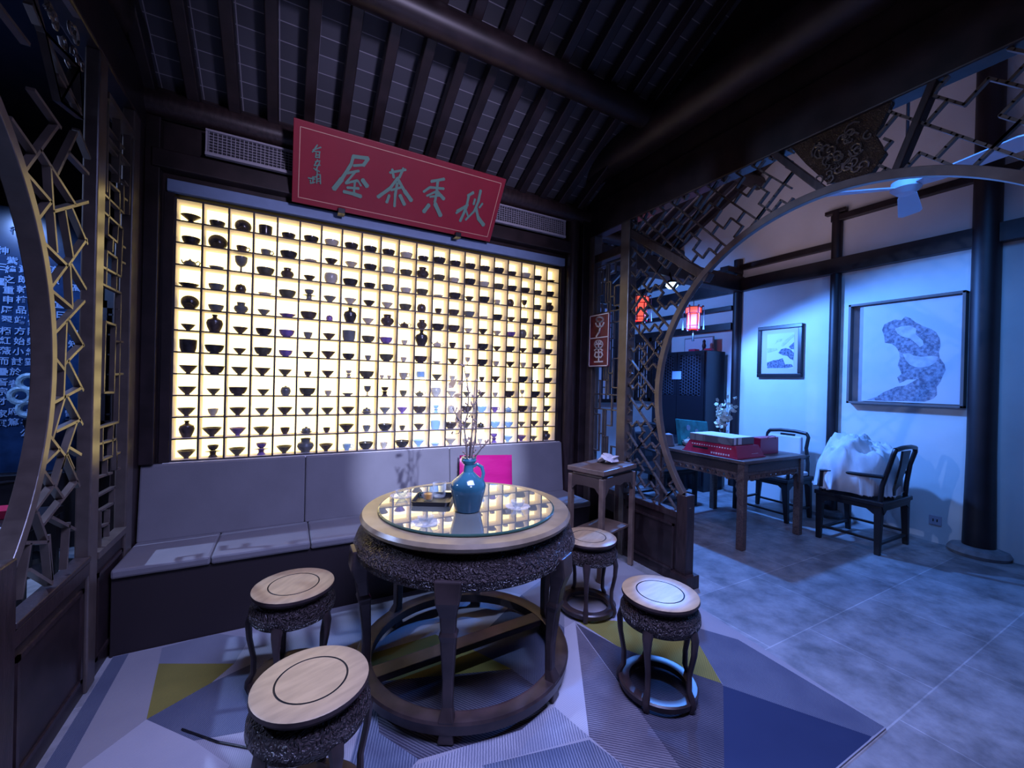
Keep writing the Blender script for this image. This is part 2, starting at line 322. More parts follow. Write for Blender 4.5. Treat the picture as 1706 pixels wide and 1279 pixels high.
NARROW=[[2.511,2.501,2.762,2.503],[2.524,2.423,2.767,2.427],[2.572,2.339,2.711,2.343],[2.48,2.341,2.52,2.348],[2.48,2.26,2.525,2.267],[2.772,2.348,2.826,2.345],[2.517,2.264,2.522,2.183],[2.522,2.183,2.773,2.185],[2.764,2.319,2.773,2.185],[2.778,2.261,2.82,2.266],[2.577,2.26,2.71,2.267],[2.577,2.26,2.586,2.104],[2.71,2.267,2.721,2.108],[2.521,2.104,2.763,2.104],[2.521,2.104,2.508,1.856],[2.763,2.104,2.753,1.861],[2.508,1.856,2.753,1.861],[2.578,2.101,2.574,2.018],[2.574,2.018,2.693,2.016],[2.701,2.101,2.693,2.016],[2.637,2.014,2.635,1.956],[2.57,1.939,2.698,1.939],[2.57,1.939,2.567,1.85],[2.698,1.939,2.694,1.852],[2.567,1.847,2.567,1.785],[2.694,1.852,2.695,1.779],[2.501,1.779,2.758,1.78],[2.501,1.779,2.505,1.704],[2.758,1.78,2.759,1.703],[2.474,2.019,2.514,2.025],[2.479,1.939,2.508,1.941],[2.759,2.017,2.809,2.02],[2.764,1.937,2.81,1.941],[2.469,1.696,2.804,1.7],[2.505,1.702,2.507,1.215],[2.759,1.694,2.763,1.134],[2.572,1.615,2.699,1.613],[2.699,1.613,2.695,1.285],[2.695,1.285,2.569,1.289],[2.569,1.289,2.572,1.615],[2.47,1.538,2.568,1.533],[2.704,1.535,2.804,1.54],[2.471,1.376,2.56,1.374],[2.705,1.373,2.815,1.377],[2.465,1.215,2.825,1.217],[2.507,1.215,2.501,1.131],[2.501,1.131,2.763,1.134],[2.566,1.127,2.566,1.049],[2.697,1.127,2.69,1.052],[2.505,1.058,2.74,1.052],[2.505,1.058,2.499,0.97],[2.74,1.052,2.753,0.903],[2.571,1.048,2.57,0.977],[2.57,0.977,2.691,0.976],[2.69,1.052,2.691,0.976],[2.47,0.975,2.505,0.972],[2.749,0.977,2.799,0.976],[2.463,0.978,2.501,0.977],[2.5,1.006,2.498,0.893],[2.521,0.906,2.696,0.893],[2.628,0.964,2.632,0.896],[2.75,0.964,2.754,0.899],[2.754,0.899,2.804,0.895],[2.467,0.899,2.503,0.893],[2.502,0.822,2.739,0.814],[2.563,0.745,2.725,0.737],[2.73,0.817,2.725,0.737],[2.472,0.81,2.508,0.802],[2.568,0.669,2.673,0.655],[2.498,0.893,2.51,0.687],[2.563,0.745,2.573,0.575],[2.67,0.718,2.668,0.596],[2.488,0.656,2.731,0.631]]
CARPET=[[1,[1.796,1.191],[2.074,0.742],[2.039,0.74],[1.629,0.74],[1.292,0.841]],[2,[2.057,1.598],[2.194,1.376],[2.18,0.74],[2.097,0.74],[2.074,0.742],[1.796,1.191],[1.808,1.208]],[3,[1.5,1.944],[2.005,1.623],[1.954,1.432],[1.803,1.204],[1.664,1.419],[1.555,1.629]],[4,[1.487,1.895],[1.555,1.629],[1.664,1.419],[1.803,1.204],[1.796,1.191],[1.292,0.841],[1.238,0.868],[1.274,1.008],[1.344,1.298]],[5,[1.477,1.882],[1.344,1.298],[1.274,1.008],[1.238,0.868],[1.085,0.923],[1.096,1.099],[1.063,1.254]],[6,[1.399,1.885],[1.492,1.911],[1.063,1.254],[1.026,1.438],[1.181,1.582]],[7,[1.054,1.242],[1.096,1.099],[1.085,0.923],[0.724,1.109],[0.639,1.332]],[8,[1.026,1.438],[1.061,1.252],[0.639,1.332],[0.724,1.109],[0.256,1.349],[0.419,1.444],[0.5,1.43]],[4,[0.372,1.915],[0.736,1.854],[0.972,1.724],[1.026,1.543],[1.0,1.451],[0.842,1.4],[0.446,1.457],[0.341,1.637]],[3,[0.387,2.134],[0.732,2.145],[0.849,1.963],[0.972,1.724],[0.367,1.929]],[6,[0.732,2.145],[1.182,2.534],[1.36,2.304],[0.849,1.963]],[2,[0.972,1.724],[0.849,1.963],[1.36,2.304],[1.399,1.885],[1.181,1.582],[1.026,1.543]],[9,[1.36,2.304],[1.668,2.461],[1.519,2.053],[1.399,1.885]],[3,[-0.508,2.501],[-0.196,2.346],[-0.27,2.243],[-0.464,2.115]],[9,[-0.542,2.637],[-0.39,2.655],[-0.293,2.655],[-0.145,2.543],[-0.196,2.346],[-0.508,2.501]],[2,[-0.464,2.115],[-0.27,2.243],[-0.129,2.304],[0.014,2.012],[-0.122,1.877],[-0.281,1.913]],[6,[-0.464,2.115],[-0.281,1.913],[-0.151,1.734],[-0.233,1.613],[-0.568,1.785],[-0.632,1.98]],[7,[0.372,1.915],[0.341,1.637],[0.446,1.457],[0.256,1.349],[0.164,1.396],[0.257,1.646]],[2,[-0.712,2.655],[-0.655,2.655],[-0.645,1.8],[-0.66,0.745],[-0.712,0.745]],[10,[-0.655,2.655],[-0.525,2.64],[-0.464,2.115],[-0.645,1.9]]]
BRUSH=[[0.335,0.351,0.427,0.363,0.0229],[0.427,0.363,0.4,0.313,0.0211],[0.344,0.299,0.403,0.318,0.0158],[0.337,0.352,0.328,0.302,0.0194],[0.328,0.302,0.28,0.203,0.0211],[0.28,0.203,0.237,0.131,0.0299],[0.308,0.246,0.379,0.277,0.0158],[0.359,0.27,0.305,0.184,0.0141],[0.305,0.184,0.376,0.218,0.0158],[0.376,0.218,0.4,0.19,0.0123],[0.36,0.214,0.36,0.13,0.0141],[0.316,0.16,0.389,0.171,0.0158],[0.298,0.131,0.36,0.13,0.0211],[0.36,0.13,0.407,0.124,0.0247],[0.404,0.229,0.439,0.195,0.0282],[0.569,0.313,0.669,0.356,0.0158],[0.581,0.336,0.599,0.288,0.0176],[0.652,0.36,0.633,0.297,0.0176],[0.625,0.294,0.582,0.216,0.0194],[0.582,0.216,0.512,0.144,0.0229],[0.626,0.286,0.681,0.222,0.0211],[0.681,0.222,0.738,0.171,0.0282],[0.592,0.208,0.659,0.243,0.0158],[0.625,0.261,0.623,0.182,0.0194],[0.623,0.182,0.629,0.108,0.0176],[0.584,0.173,0.573,0.122,0.0194],[0.654,0.189,0.695,0.134,0.0247],[0.85,0.325,0.938,0.362,0.0194],[0.81,0.247,0.848,0.286,0.0176],[0.848,0.286,0.948,0.3,0.0176],[0.894,0.338,0.9,0.272,0.0194],[0.9,0.272,0.901,0.195,0.0194],[0.891,0.266,0.836,0.226,0.0141],[0.9,0.272,0.963,0.232,0.0247],[0.86,0.225,0.943,0.255,0.0141],[0.863,0.171,0.834,0.115,0.0282],[0.905,0.187,0.963,0.114,0.0299],[1.168,0.325,1.131,0.293,0.0211],[1.076,0.174,1.149,0.234,0.0176],[1.139,0.3,1.14,0.215,0.0194],[1.14,0.215,1.116,0.107,0.0211],[1.128,0.21,1.072,0.157,0.0158],[1.144,0.191,1.17,0.151,0.0141],[1.218,0.351,1.22,0.271,0.0211],[1.22,0.271,1.206,0.2,0.0194],[1.206,0.2,1.155,0.125,0.0158],[1.211,0.23,1.25,0.16,0.0229],[1.25,0.16,1.309,0.116,0.0299],[1.19,0.283,1.189,0.245,0.0176],[1.256,0.267,1.239,0.232,0.0158],[0.107,0.328,0.151,0.354,0.0079],[0.13,0.361,0.104,0.314,0.0079],[0.114,0.322,0.148,0.327,0.007],[0.126,0.316,0.123,0.289,0.007],[0.123,0.304,0.145,0.309,0.007],[0.144,0.324,0.144,0.292,0.007],[0.127,0.291,0.146,0.298,0.0062],[0.121,0.265,0.15,0.277,0.007],[0.135,0.28,0.118,0.242,0.007],[0.118,0.242,0.152,0.254,0.007],[0.147,0.268,0.127,0.217,0.007],[0.115,0.226,0.15,0.215,0.007],[0.133,0.238,0.138,0.192,0.007],[0.11,0.17,0.136,0.184,0.0079],[0.088,0.164,0.126,0.165,0.0079],[0.099,0.155,0.104,0.136,0.007],[0.114,0.178,0.115,0.139,0.0079],[0.1,0.135,0.126,0.146,0.007],[0.132,0.191,0.154,0.2,0.007],[0.154,0.2,0.159,0.145,0.0079],[0.137,0.168,0.152,0.176,0.0062],[0.135,0.156,0.153,0.16,0.0062],[0.136,0.192,0.136,0.144,0.007]]
SIGNC=[[-0.001,0.477],[1.397,0.464],[1.397,0.002],[0.006,-0.004],[0.033,0.441],[1.367,0.43],[1.366,0.028],[0.038,0.04]]
SEALC=[[2.969,2.013],[2.706,2.001],[2.701,1.538],[2.964,1.541],[2.966,1.799],[2.706,1.793]]
SEAL=[[0.011,[2.78,1.95],[2.784,1.941],[2.796,1.935],[2.814,1.933],[2.834,1.936],[2.853,1.942],[2.866,1.951],[2.871,1.961],[2.867,1.97],[2.854,1.976],[2.836,1.978],[2.816,1.975],[2.798,1.969],[2.785,1.96],[2.78,1.95]],[0.011,[2.878,1.927],[2.864,1.904],[2.824,1.887],[2.786,1.895],[2.771,1.92]],[0.012,[2.826,1.934],[2.816,1.886],[2.829,1.847],[2.865,1.809]],[0.01,[2.78,1.734],[2.785,1.719],[2.799,1.709],[2.82,1.703],[2.844,1.705],[2.866,1.713],[2.881,1.726],[2.887,1.741],[2.882,1.756],[2.868,1.767],[2.846,1.772],[2.822,1.77],[2.801,1.762],[2.786,1.749],[2.78,1.734]],[0.008,[2.887,1.741],[2.78,1.736]],[0.008,[2.834,1.767],[2.832,1.702]],[0.007,[2.863,1.758],[2.851,1.746]],[0.007,[2.806,1.754],[2.817,1.744]],[0.009,[2.885,1.689],[2.861,1.698],[2.832,1.702],[2.804,1.695],[2.78,1.683]],[0.01,[2.883,1.64],[2.871,1.672],[2.83,1.664],[2.832,1.702]],[0.01,[2.778,1.641],[2.793,1.671],[2.83,1.664]],[0.009,[2.883,1.64],[2.858,1.623],[2.829,1.632],[2.801,1.62],[2.778,1.641]],[0.01,[2.83,1.664],[2.827,1.589]],[0.01,[2.881,1.585],[2.776,1.585]]]
ROCK=[[[1.89,2.008],[1.874,2.061],[1.832,2.083],[1.79,2.099],[1.741,2.088],[1.714,2.121],[1.678,2.101],[1.638,2.055],[1.584,2.013],[1.531,1.982],[1.494,1.948],[1.467,1.886],[1.462,1.816],[1.472,1.758],[1.464,1.708],[1.431,1.647],[1.423,1.598],[1.439,1.549],[1.456,1.49],[1.48,1.44],[1.475,1.37],[1.496,1.335],[1.554,1.302],[1.693,1.3],[1.857,1.292],[1.998,1.296],[1.918,1.332],[1.867,1.378],[1.809,1.412],[1.76,1.439],[1.696,1.451],[1.619,1.509],[1.681,1.509],[1.744,1.471],[1.762,1.529],[1.73,1.561],[1.739,1.593],[1.76,1.646],[1.746,1.719],[1.751,1.772],[1.776,1.827],[1.81,1.861],[1.865,1.876],[1.871,1.941]],[[1.788,2.008],[1.74,2.03],[1.676,2.028],[1.629,1.992],[1.635,1.941],[1.581,1.875],[1.576,1.834],[1.602,1.816],[1.634,1.859],[1.674,1.903],[1.738,1.93],[1.771,1.964]],[[1.726,1.76],[1.679,1.763],[1.639,1.735],[1.578,1.722],[1.518,1.73],[1.475,1.718],[1.488,1.669],[1.524,1.64],[1.576,1.621],[1.629,1.627],[1.668,1.649],[1.701,1.697]]]
BIGART=[[2.046,2.249],[1.343,2.265],[1.337,1.289],[2.029,1.283]]
BIGFR=[[2.169,2.298],[1.3,2.288],[1.284,1.259],[2.155,1.259]]
SMALL=[[[3.159,2.169],[2.612,2.167],[2.612,1.534],[3.142,1.53]],[[3.038,2.071],[2.719,2.059],[2.712,1.636],[3.027,1.638]],[[3.029,1.713],[2.957,1.739],[2.895,1.746],[2.843,1.762],[2.815,1.688],[2.739,1.686],[2.721,1.654],[2.788,1.642],[3.027,1.642]],[[2.897,1.828],[2.863,1.872],[2.811,1.883],[2.76,1.866],[2.717,1.819],[2.723,1.73],[2.757,1.749],[2.792,1.787],[2.843,1.798]],[[2.777,1.894],[2.72,1.948],[2.718,1.864],[2.751,1.866]],[[2.935,1.941],[2.91,2.004],[2.853,1.995],[2.865,1.968],[2.9,1.966]],[[2.864,1.918],[2.831,1.97],[2.731,2.043],[2.718,2.024],[2.796,1.949],[2.846,1.899]],[[3.034,1.892],[2.916,1.889],[2.906,1.866],[3.023,1.835]]]
STELE=[["紫",-1.851,2.207],["緯",-1.857,2.138],["之",-1.865,2.064],["重",-1.867,1.982],["申",-1.869,1.909],["歷",-1.874,1.832],["翠",-1.873,1.759],["栢",-1.878,1.673],["紅",-1.88,1.6],["薇",-1.878,1.523],["而",-1.887,1.446],["疊",-1.888,1.364],["晉",-1.89,1.287],["宗",-1.889,1.215],["才",-1.888,1.143],["家",-1.89,1.048],["興",-1.889,0.975],["行",-1.839,2.436],["資",-1.788,2.153],["朗",-1.79,2.075],["幹",-1.795,1.996],["植",-1.797,1.918],["品",-1.799,1.84],["端",-1.804,1.761],["方",-1.803,1.679],["始",-1.805,1.601],["小",-1.81,1.523],["試",-1.815,1.445],["於",-1.823,1.367],["者",-1.828,1.275],["火",-1.833,1.175],["府",-1.828,1.065],["篤",-1.827,0.983],["原",-1.731,1.828],["修",-1.733,1.754],["陳",-1.735,1.68],["榮",-1.737,1.601],["綸",-1.739,1.522],["對",-1.745,1.443],["太",-1.755,1.05],["子",-1.76,0.976],["公",-1.762,0.898],["流",-1.628,2.173],["原",-1.623,2.089],["宣",-1.59,1.904],["曰",-1.582,1.825],["司",-1.508,1.684],["知",-1.507,1.598],["曾",-1.522,1.047],["土",-1.518,0.99],["王",-1.541,0.504],["高",-1.493,2.049],["圖",-1.905,2.04],["三",-1.906,2.153],["紳",-1.899,2.276]]
# ============================================================ SETTING
struct('floor', MB().box(-5, 6.6, -1.5, 6.6, -0.1, 0), M['stone'])
# right wall of the side room, ends and back
struct('wall_right', MB().box(5.3, 5.42, -1.5, 5.4, 0, 5.6), M['plaster'])
struct('wall_back', MB().box(2.5, 5.42, 5.4, 5.5, 0, 5.6), M['plaster'])
struct('wall_cups', MB().box(-0.80, -0.612, 3.12, 3.42, 0, 3.1).box(2.168, 2.50, 3.12, 3.42, 0, 3.1).box(-0.612, 2.168, 3.12, 3.42, 2.462, 3.1).box(-0.612, 2.168, 3.12, 3.42, 0, 0.845).box(-0.8, 2.5, 3.36, 3.42, 0, 3.1), M['wood_deep'])
struct('wall_side_gable', MB().box(2.45, 2.50, -1.5, 5.4, 3.02, 5.2), M['wood_deep'])
struct('wall_left_gable', MB().box(-0.80, -0.76, -1.5, 3.3, 3.02, 5.0), M['wood_deep'])
struct('wall_partition', MB().box(2.44, 2.50, 3.12, 3.42, 0, 3.05).box(2.44, 2.50, 3.42, 5.4, 0, 3.05), M['plaster'])
# roofs as sloping slabs with brick infill, seen between the rafters
def roof(name, x0, x1, y0, z0, ylow, yhigh, m):
    # plane through (y0,z0) rising 0.51 per metre towards the viewer; local frame follows the slope
    s = 0.51; a = math.atan(s); L = (ylow-yhigh)/math.cos(a)
    o = MB().box(0, x1-x0, 0, L, 0, 0.05).build(name, m)
    X = Vector((1, 0, 0)); Y = Vector((0, -math.cos(a), math.sin(a))); Z = X.cross(Y)
    mt = Matrix((X, Y, Z)).transposed().to_4x4(); mt.translation = Vector((x0, ylow, z0+(y0-ylow)*s)); 
    if Z.z < 0:
        mt = Matrix((X, Y, -Z)).transposed().to_4x4(); mt.translation = Vector((x0, ylow, z0+(y0-ylow)*s))
    o.matrix_world = mt; return tag(o, None, None, None, 'structure')
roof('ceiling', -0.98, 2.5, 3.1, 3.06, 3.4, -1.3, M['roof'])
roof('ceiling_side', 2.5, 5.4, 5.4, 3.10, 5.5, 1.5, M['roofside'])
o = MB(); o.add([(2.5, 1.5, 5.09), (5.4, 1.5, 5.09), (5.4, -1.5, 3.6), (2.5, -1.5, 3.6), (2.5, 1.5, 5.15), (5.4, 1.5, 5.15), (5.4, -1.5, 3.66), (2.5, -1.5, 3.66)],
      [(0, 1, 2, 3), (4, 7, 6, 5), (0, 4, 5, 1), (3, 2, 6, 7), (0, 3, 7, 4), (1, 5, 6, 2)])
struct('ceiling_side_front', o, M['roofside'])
def rafter(x, y0, z0, ylow, yhigh, w=0.062, d=0.085):
    s = 0.51
    mb = MB(); n = Vector((0, s, 1)).normalized()
    mb.bar((x, ylow, z0+(y0-ylow)*s-0.035), (x, yhigh, z0+(y0-yhigh)*s-0.035), w, d, n)
    trim(mb, M['wood_deep'], 0.006)
for k in range(-1, 15): rafter(-0.513+0.2*k, 3.1, 3.0, 3.35, -1.0)
for k in range(14): rafter(2.62+0.2*k, 5.4, 3.05, 5.4, 1.5, 0.07, 0.08)
trim(MB().tube([(-0.76, 2.19, 3.33), (2.45, 2.19, 3.33)], 0.085, 18), M['wood_deep'], 0)
trim(MB().tube([(-0.76, 1.0, 3.93), (2.45, 1.0, 3.93)], 0.09, 18), M['wood_deep'], 0)
trim(MB().tube([(-0.76, 3.07, 2.93), (2.45, 3.07, 2.93)], 0.075, 20), M['wood'], 0)
for y, z in ((4.4, 3.42), (3.2, 4.03), (2.0, 4.64)): trim(MB().tube([(2.5, y, z), (5.3, y, z)], 0.08, 14), M['wood_deep'], 0)
# beams running towards the viewer on both sides
trim(MB().box(2.42, 2.52, -1.4, 3.10, 2.73, 3.02), M['wood_deep'], 0.008)
trim(MB().tube([(2.34, -1.4, 3.27), (2.34, 3.1, 3.27)], 0.13, 20), M['wood_deep'], 0)
trim(MB().box(-0.83, -0.73, -1.4, 3.12, 2.76, 3.03), M['wood_deep'], 0.008)
trim(MB().tube([(-0.78, -1.4, 3.18), (-0.78, 3.1, 3.18)], 0.10, 20), M['wood_deep'], 0)
# corner posts beside the cup wall
trim(MB().box(-0.83, -0.735, 2.975, 3.12, 0, 3.0), M['wood'], 0.006)
trim(MB().box(-0.735, -0.665, 3.05, 3.12, 0.86, 2.85), M['wood_deep'], 0.006)
trim(MB().tube([(2.275, 3.09, 0), (2.275, 3.09, 2.9)], 0.062, 22), M['wood'], 0)
trim(MB().box(2.345, 2.44, 3.02, 3.13, 0, 2.9), M['wood_deep'], 0.006)
# beam above the header carrying the vent
trim(MB().box(-0.70, 2.22, 3.03, 3.12, 2.56, 2.665), M['wood_deep'], 0.006)
# header board
trim(MB().box(-0.64, 2.195, 3.085, 3.125, 2.452, 2.522), M['header'], 0.004)
# right wall timber
def col(y, r, rb, top, x=5.3):
    trim(MB().tube([(x, y, 0.07), (x, y, 0.9), (x, y, top)], [rb, r*1.02, r], 26), M['column'], 0)
    trim(MB().lathe([(rb*1.05, 0), (rb*1.75, 0.0), (rb*1.9, 0.03), (rb*1.7, 0.065), (rb*1.15, 0.08), (0, 0.08)], 28, (x, y, 0)), M['stonebase'], 0)
col(1.19, 0.088, 0.102, 4.8, 5.26); col(2.31, 0.050, 0.066, 3.36, 5.28); col(3.44, 0.055, 0.06, 3.1, 5.28)
trim(MB().box(5.22, 5.32, -1.4, 5.4, 2.665, 2.83), M['wood_deep'], 0.005)
trim(MB().box(5.24, 5.32, 2.31, 5.4, 2.95, 3.02), M['wood_deep'], 0.005)
trim(MB().box(5.24, 5.32, -1.4, 2.36, 3.24, 3.31), M['wood_deep'], 0.005)
trim(MB().box(5.24, 5.32, 2.22, 2.42, 3.33, 3.37), M['wood_deep'], 0.005)
trim(MB().box(5.24, 5.32, 3.5, 5.4, 2.17, 2.27), M['wood_deep'], 0.005)
trim(MB().box(5.24, 5.32, 3.5, 5.4, 2.44, 2.50), M['wood_deep'], 0.005)
trim(MB().box(2.5, 5.3, 3.36, 3.52, 2.66, 2.86), M['wood_deep'], 0.008)
trim(MB().box(2.5, 5.3, 5.28, 5.4, 2.75, 3.05), M['wood_deep'], 0.008)
trim(MB().box(4.98, 5.3, 3.38, 3.50, 2.90, 2.97), M['wood'], 0.005)
# lattice windows of the side room (dark leaves above a white dado)
def lattice_window(n, x0, y0, x1, y1, z0, z1, cols, rows):
    d = Vector((x1-x0, y1-y0, 0)); nn = Vector((-d.y, d.x, 0)).normalized(); L = d.length; d.normalize(); mb = MB()
    P = lambda u, z, k=0.0: Vector((x0, y0, z))+d*u+nn*k
    for a, b in (((0, z0), (L, z0)), ((0, z1), (L, z1)), ((0, z0), (0, z1)), ((L, z0), (L, z1)), ((L/2, z0), (L/2, z1))):
        mb.bar(P(a[0], a[1]), P(b[0], b[1]), 0.06, 0.05, nn, 0.03)
    for i in range(1, cols): mb.bar(P(L*i/cols, z0), P(L*i/cols, z1), 0.014, 0.03, nn)
    for j in range(1, rows):
        z = z0+(z1-z0)*j/rows
        for i in range(cols):
            if (i+j) % 2: mb.bar(P(L*i/cols, z), P(L*(i+1)/cols, z), 0.014, 0.03, nn)
    o = struct('window_%d' % n, mb, M['wood'])
    g = MB(); g.bar(P(0, (z0+z1)/2, 0.03), P(L, (z0+z1)/2, 0.03), z1-z0, 0.01, nn); g.build('pane', M['windowglow'], o)
    return o
lattice_window(1, 5.26, 5.25, 5.26, 4.55, 1.16, 2.15, 12, 12)
lattice_window(2, 2.55, 5.36, 4.9, 5.36, 1.12, 2.7, 26, 14)

# ------------------------------------------------------------ left neighbouring room
struct('wall_left_back', MB().box(-5, -0.8, 4.68, 4.8, 0, 3.3), M['wood_deep'])
struct('wall_left_far', MB().box(-5.0, -4.9, -1.5, 4.7, 0, 3.3), M['wood_deep'])
struct('ceiling_left', MB().box(-5, -0.98, -1.5, 4.8, 3.25, 3.32), M['wood_deep'])
struct('wall_left_corner', MB().box(-0.86, -0.80, 3.13, 4.7, 0, 3.25), M['wood_deep'])

# ============================================================ CUP WALL
GX0, GP, GZ0, GPZ, GY, GD = -0.604, 0.1316, 0.863, 0.1305, 3.12, 0.115
cab = thing('display_shelf', 'wall of small dark-edged square cubbyholes, lit from behind, above the bench', 'shelf', (0.78, 3.18, 0.855))
for k in range(22):
    x = GX0+GP*k
    b = MB().box(x-0.0052, x+0.0052, GY, GY+0.006, GZ0, GZ0+12*GPZ); b.cur = 1; b.box(x-0.004, x+0.004, GY+0.006, GY+GD, GZ0, GZ0+12*GPZ); b.build('divider', [M['shelfwood'], M['cellwhite']], cab, 0, True)
for k in range(13):
    z = GZ0+GPZ*k
    b = MB().box(GX0-0.004, GX0+21*GP+0.004, GY+0.001, GY+0.007, z-0.0040, z+0.0040); b.cur = 1; b.box(GX0-0.004, GX0+21*GP+0.004, GY+0.007, GY+GD, z-0.0034, z+0.0034); b.build('shelf_board', [M['shelfwood'], M['cellwhite']], cab, 0, True)
MB().box(GX0-0.004, GX0+21*GP+0.004, GY+GD, GY+GD+0.01, GZ0, GZ0+12*GPZ).build('lit_back_panel', M['panel'], cab, 0, True)
MB().box(GX0-0.03, GX0+21*GP+0.03, GY-0.03, GY+GD, GZ0-0.016, GZ0-0.0045).build('bottom_sill', M['white'], cab, 0, True)
for xa, xb in ((GX0-0.05, GX0-0.0045), (GX0+21*GP+0.0045, GX0+21*GP+0.05)): MB().box(xa, xb, GY-0.015, GY+GD, GZ0-0.004, GZ0+12*GPZ+0.02).build('side_frame', M['wood_deep'], cab, 0, True)

GRID = """fd3 bd2 pd5 kd4 bd2 bd3 bl3 bd3 bd3 bd3 bl3 bd2 bd4 bd3 bd3 bd3 bd4 bd2 bl3 bd2 sd3
bd3 pd6 mb3 mg3 bd4 sl2 cd3 cl3 bd3 bl3 bo3 ob6 bo3 bl2 bd4 bl3 bo3 bd3 bd3 bo2 bd3
tg4 sg2 gg7 bo4 ob4 cd2 rl5 bd4 bd2 bg3 bl2 bo3 sl2 bd4 cd2 bd4 el3 pb3 gb4 bo2 ob5
sd5 bg2 jb4 sl2 bo5 wg5 cg3 cl3 cd3 cl3 bo3 jb5 eb3 bb3 bg3 sl2 bd3 cb2 bo2 bd3 sd2
pd5 bg2 og4 cg2 sp4 bb4 jp2 vd6 cl3 ob6 tb4 ob4 bd4 bb4 cl2 cd3 cl2 bp2 pg4 cg2 bd3
cd2 vb6 cb3 bd3 bp3 eg3 cb3 kg5 bo3 bp3 el2 vd7 tl4 eb3 el2 bd4 cb2 bd3 cb2 bd4 bd3
kd5 bd4 cb2 bo5 bp2 cd2 cb4 bd2 eg2 bo4 el2 bb4 sl1 cb3 gl3 bd4 el3 cd3 el3 cd3 cd2
cb4 bb5 co4 cb4 co3 eb2 cb3 wl2 bo4 zl2 ml4 iu5 co3 el2 gl3 eb2 cb3 el2 bd4 zg1 bd3
cb4 co2 bb5 co2 jg4 bo4 el2 sg2 gg4 wb4 eo3 to3 rl4 cl3 co2 cb2 el2 bb4 gl3 bd4 cd3
cb4 el3 cb4 cg3 cb4 cg3 co3 cb4 qg3 cg3 cp3 bb5 wu3 jl4 bb4 bu3 mp3 qu3 bb4 el3 cd4
vb5 cb5 cp4 co4 eb3 qg3 eb2 cb5 eg3 bd5 eo2 cb3 ku4 bb4 co3 qd3 bu3 bu2 cg2 cb3 cd2
cb4 wb5 co4 wp5 co4 og7 cb4 mu3 bd5 el3 bd5 cu4 su2 cl4 el3 el2 wp5 cu4 cp4 cg2 ob5"""
GL = dict(d='glaze_d', b='glaze_b', o='glaze_o', l='glaze_l', g='glaze_g', u='glaze_u', p='glaze_p')
GN = dict(d='black', b='dark brown', o='dark olive', l='pale', g='grey', u='sky blue', p='violet')
KN = dict(b=('tea_bowl', 'rounded tea bowl', 'bowl'), c=('conical_bowl', 'conical tea bowl', 'bowl'), s=('saucer', 'shallow dish', 'dish'), f=('footed_dish', 'wide dish on a foot', 'dish'),
          p=('tilted_bowl', 'bowl tipped up on its side', 'bowl'), t=('teapot', 'teapot with spout and handle', 'teapot'), v=('vase', 'small-necked vase', 'vase'), j=('lidded_jar', 'lidded jar', 'jar'),
          k=('cylinder_cup', 'straight-sided cup', 'cup'), g=('stem_cup', 'cup on a tall stem', 'cup'), e=('small_cup', 'small tea cup', 'cup'), m=('handled_cup', 'cup with a side handle', 'cup'),
          w=('cup_on_stand', 'cup on a flanged stand', 'cup'), q=('lidded_bowl', 'lidded bowl on a saucer', 'bowl'), o=('squat_pot', 'squat pot with a wide neck', 'pot'), i=('footed_censer', 'straight censer on three feet', 'censer'),
          r=('round_bowl', 'deep round bowl', 'bowl'), z=('tiny_cup', 'tiny cup', 'cup'))
def rim(pr, t=0.06):
    # give an open profile an inner wall
    return pr+[(max(r-t, 0.0), z) for r, z in reversed(pr[1:])]+[(0, pr[1][1]+t*0.7)] if pr else pr
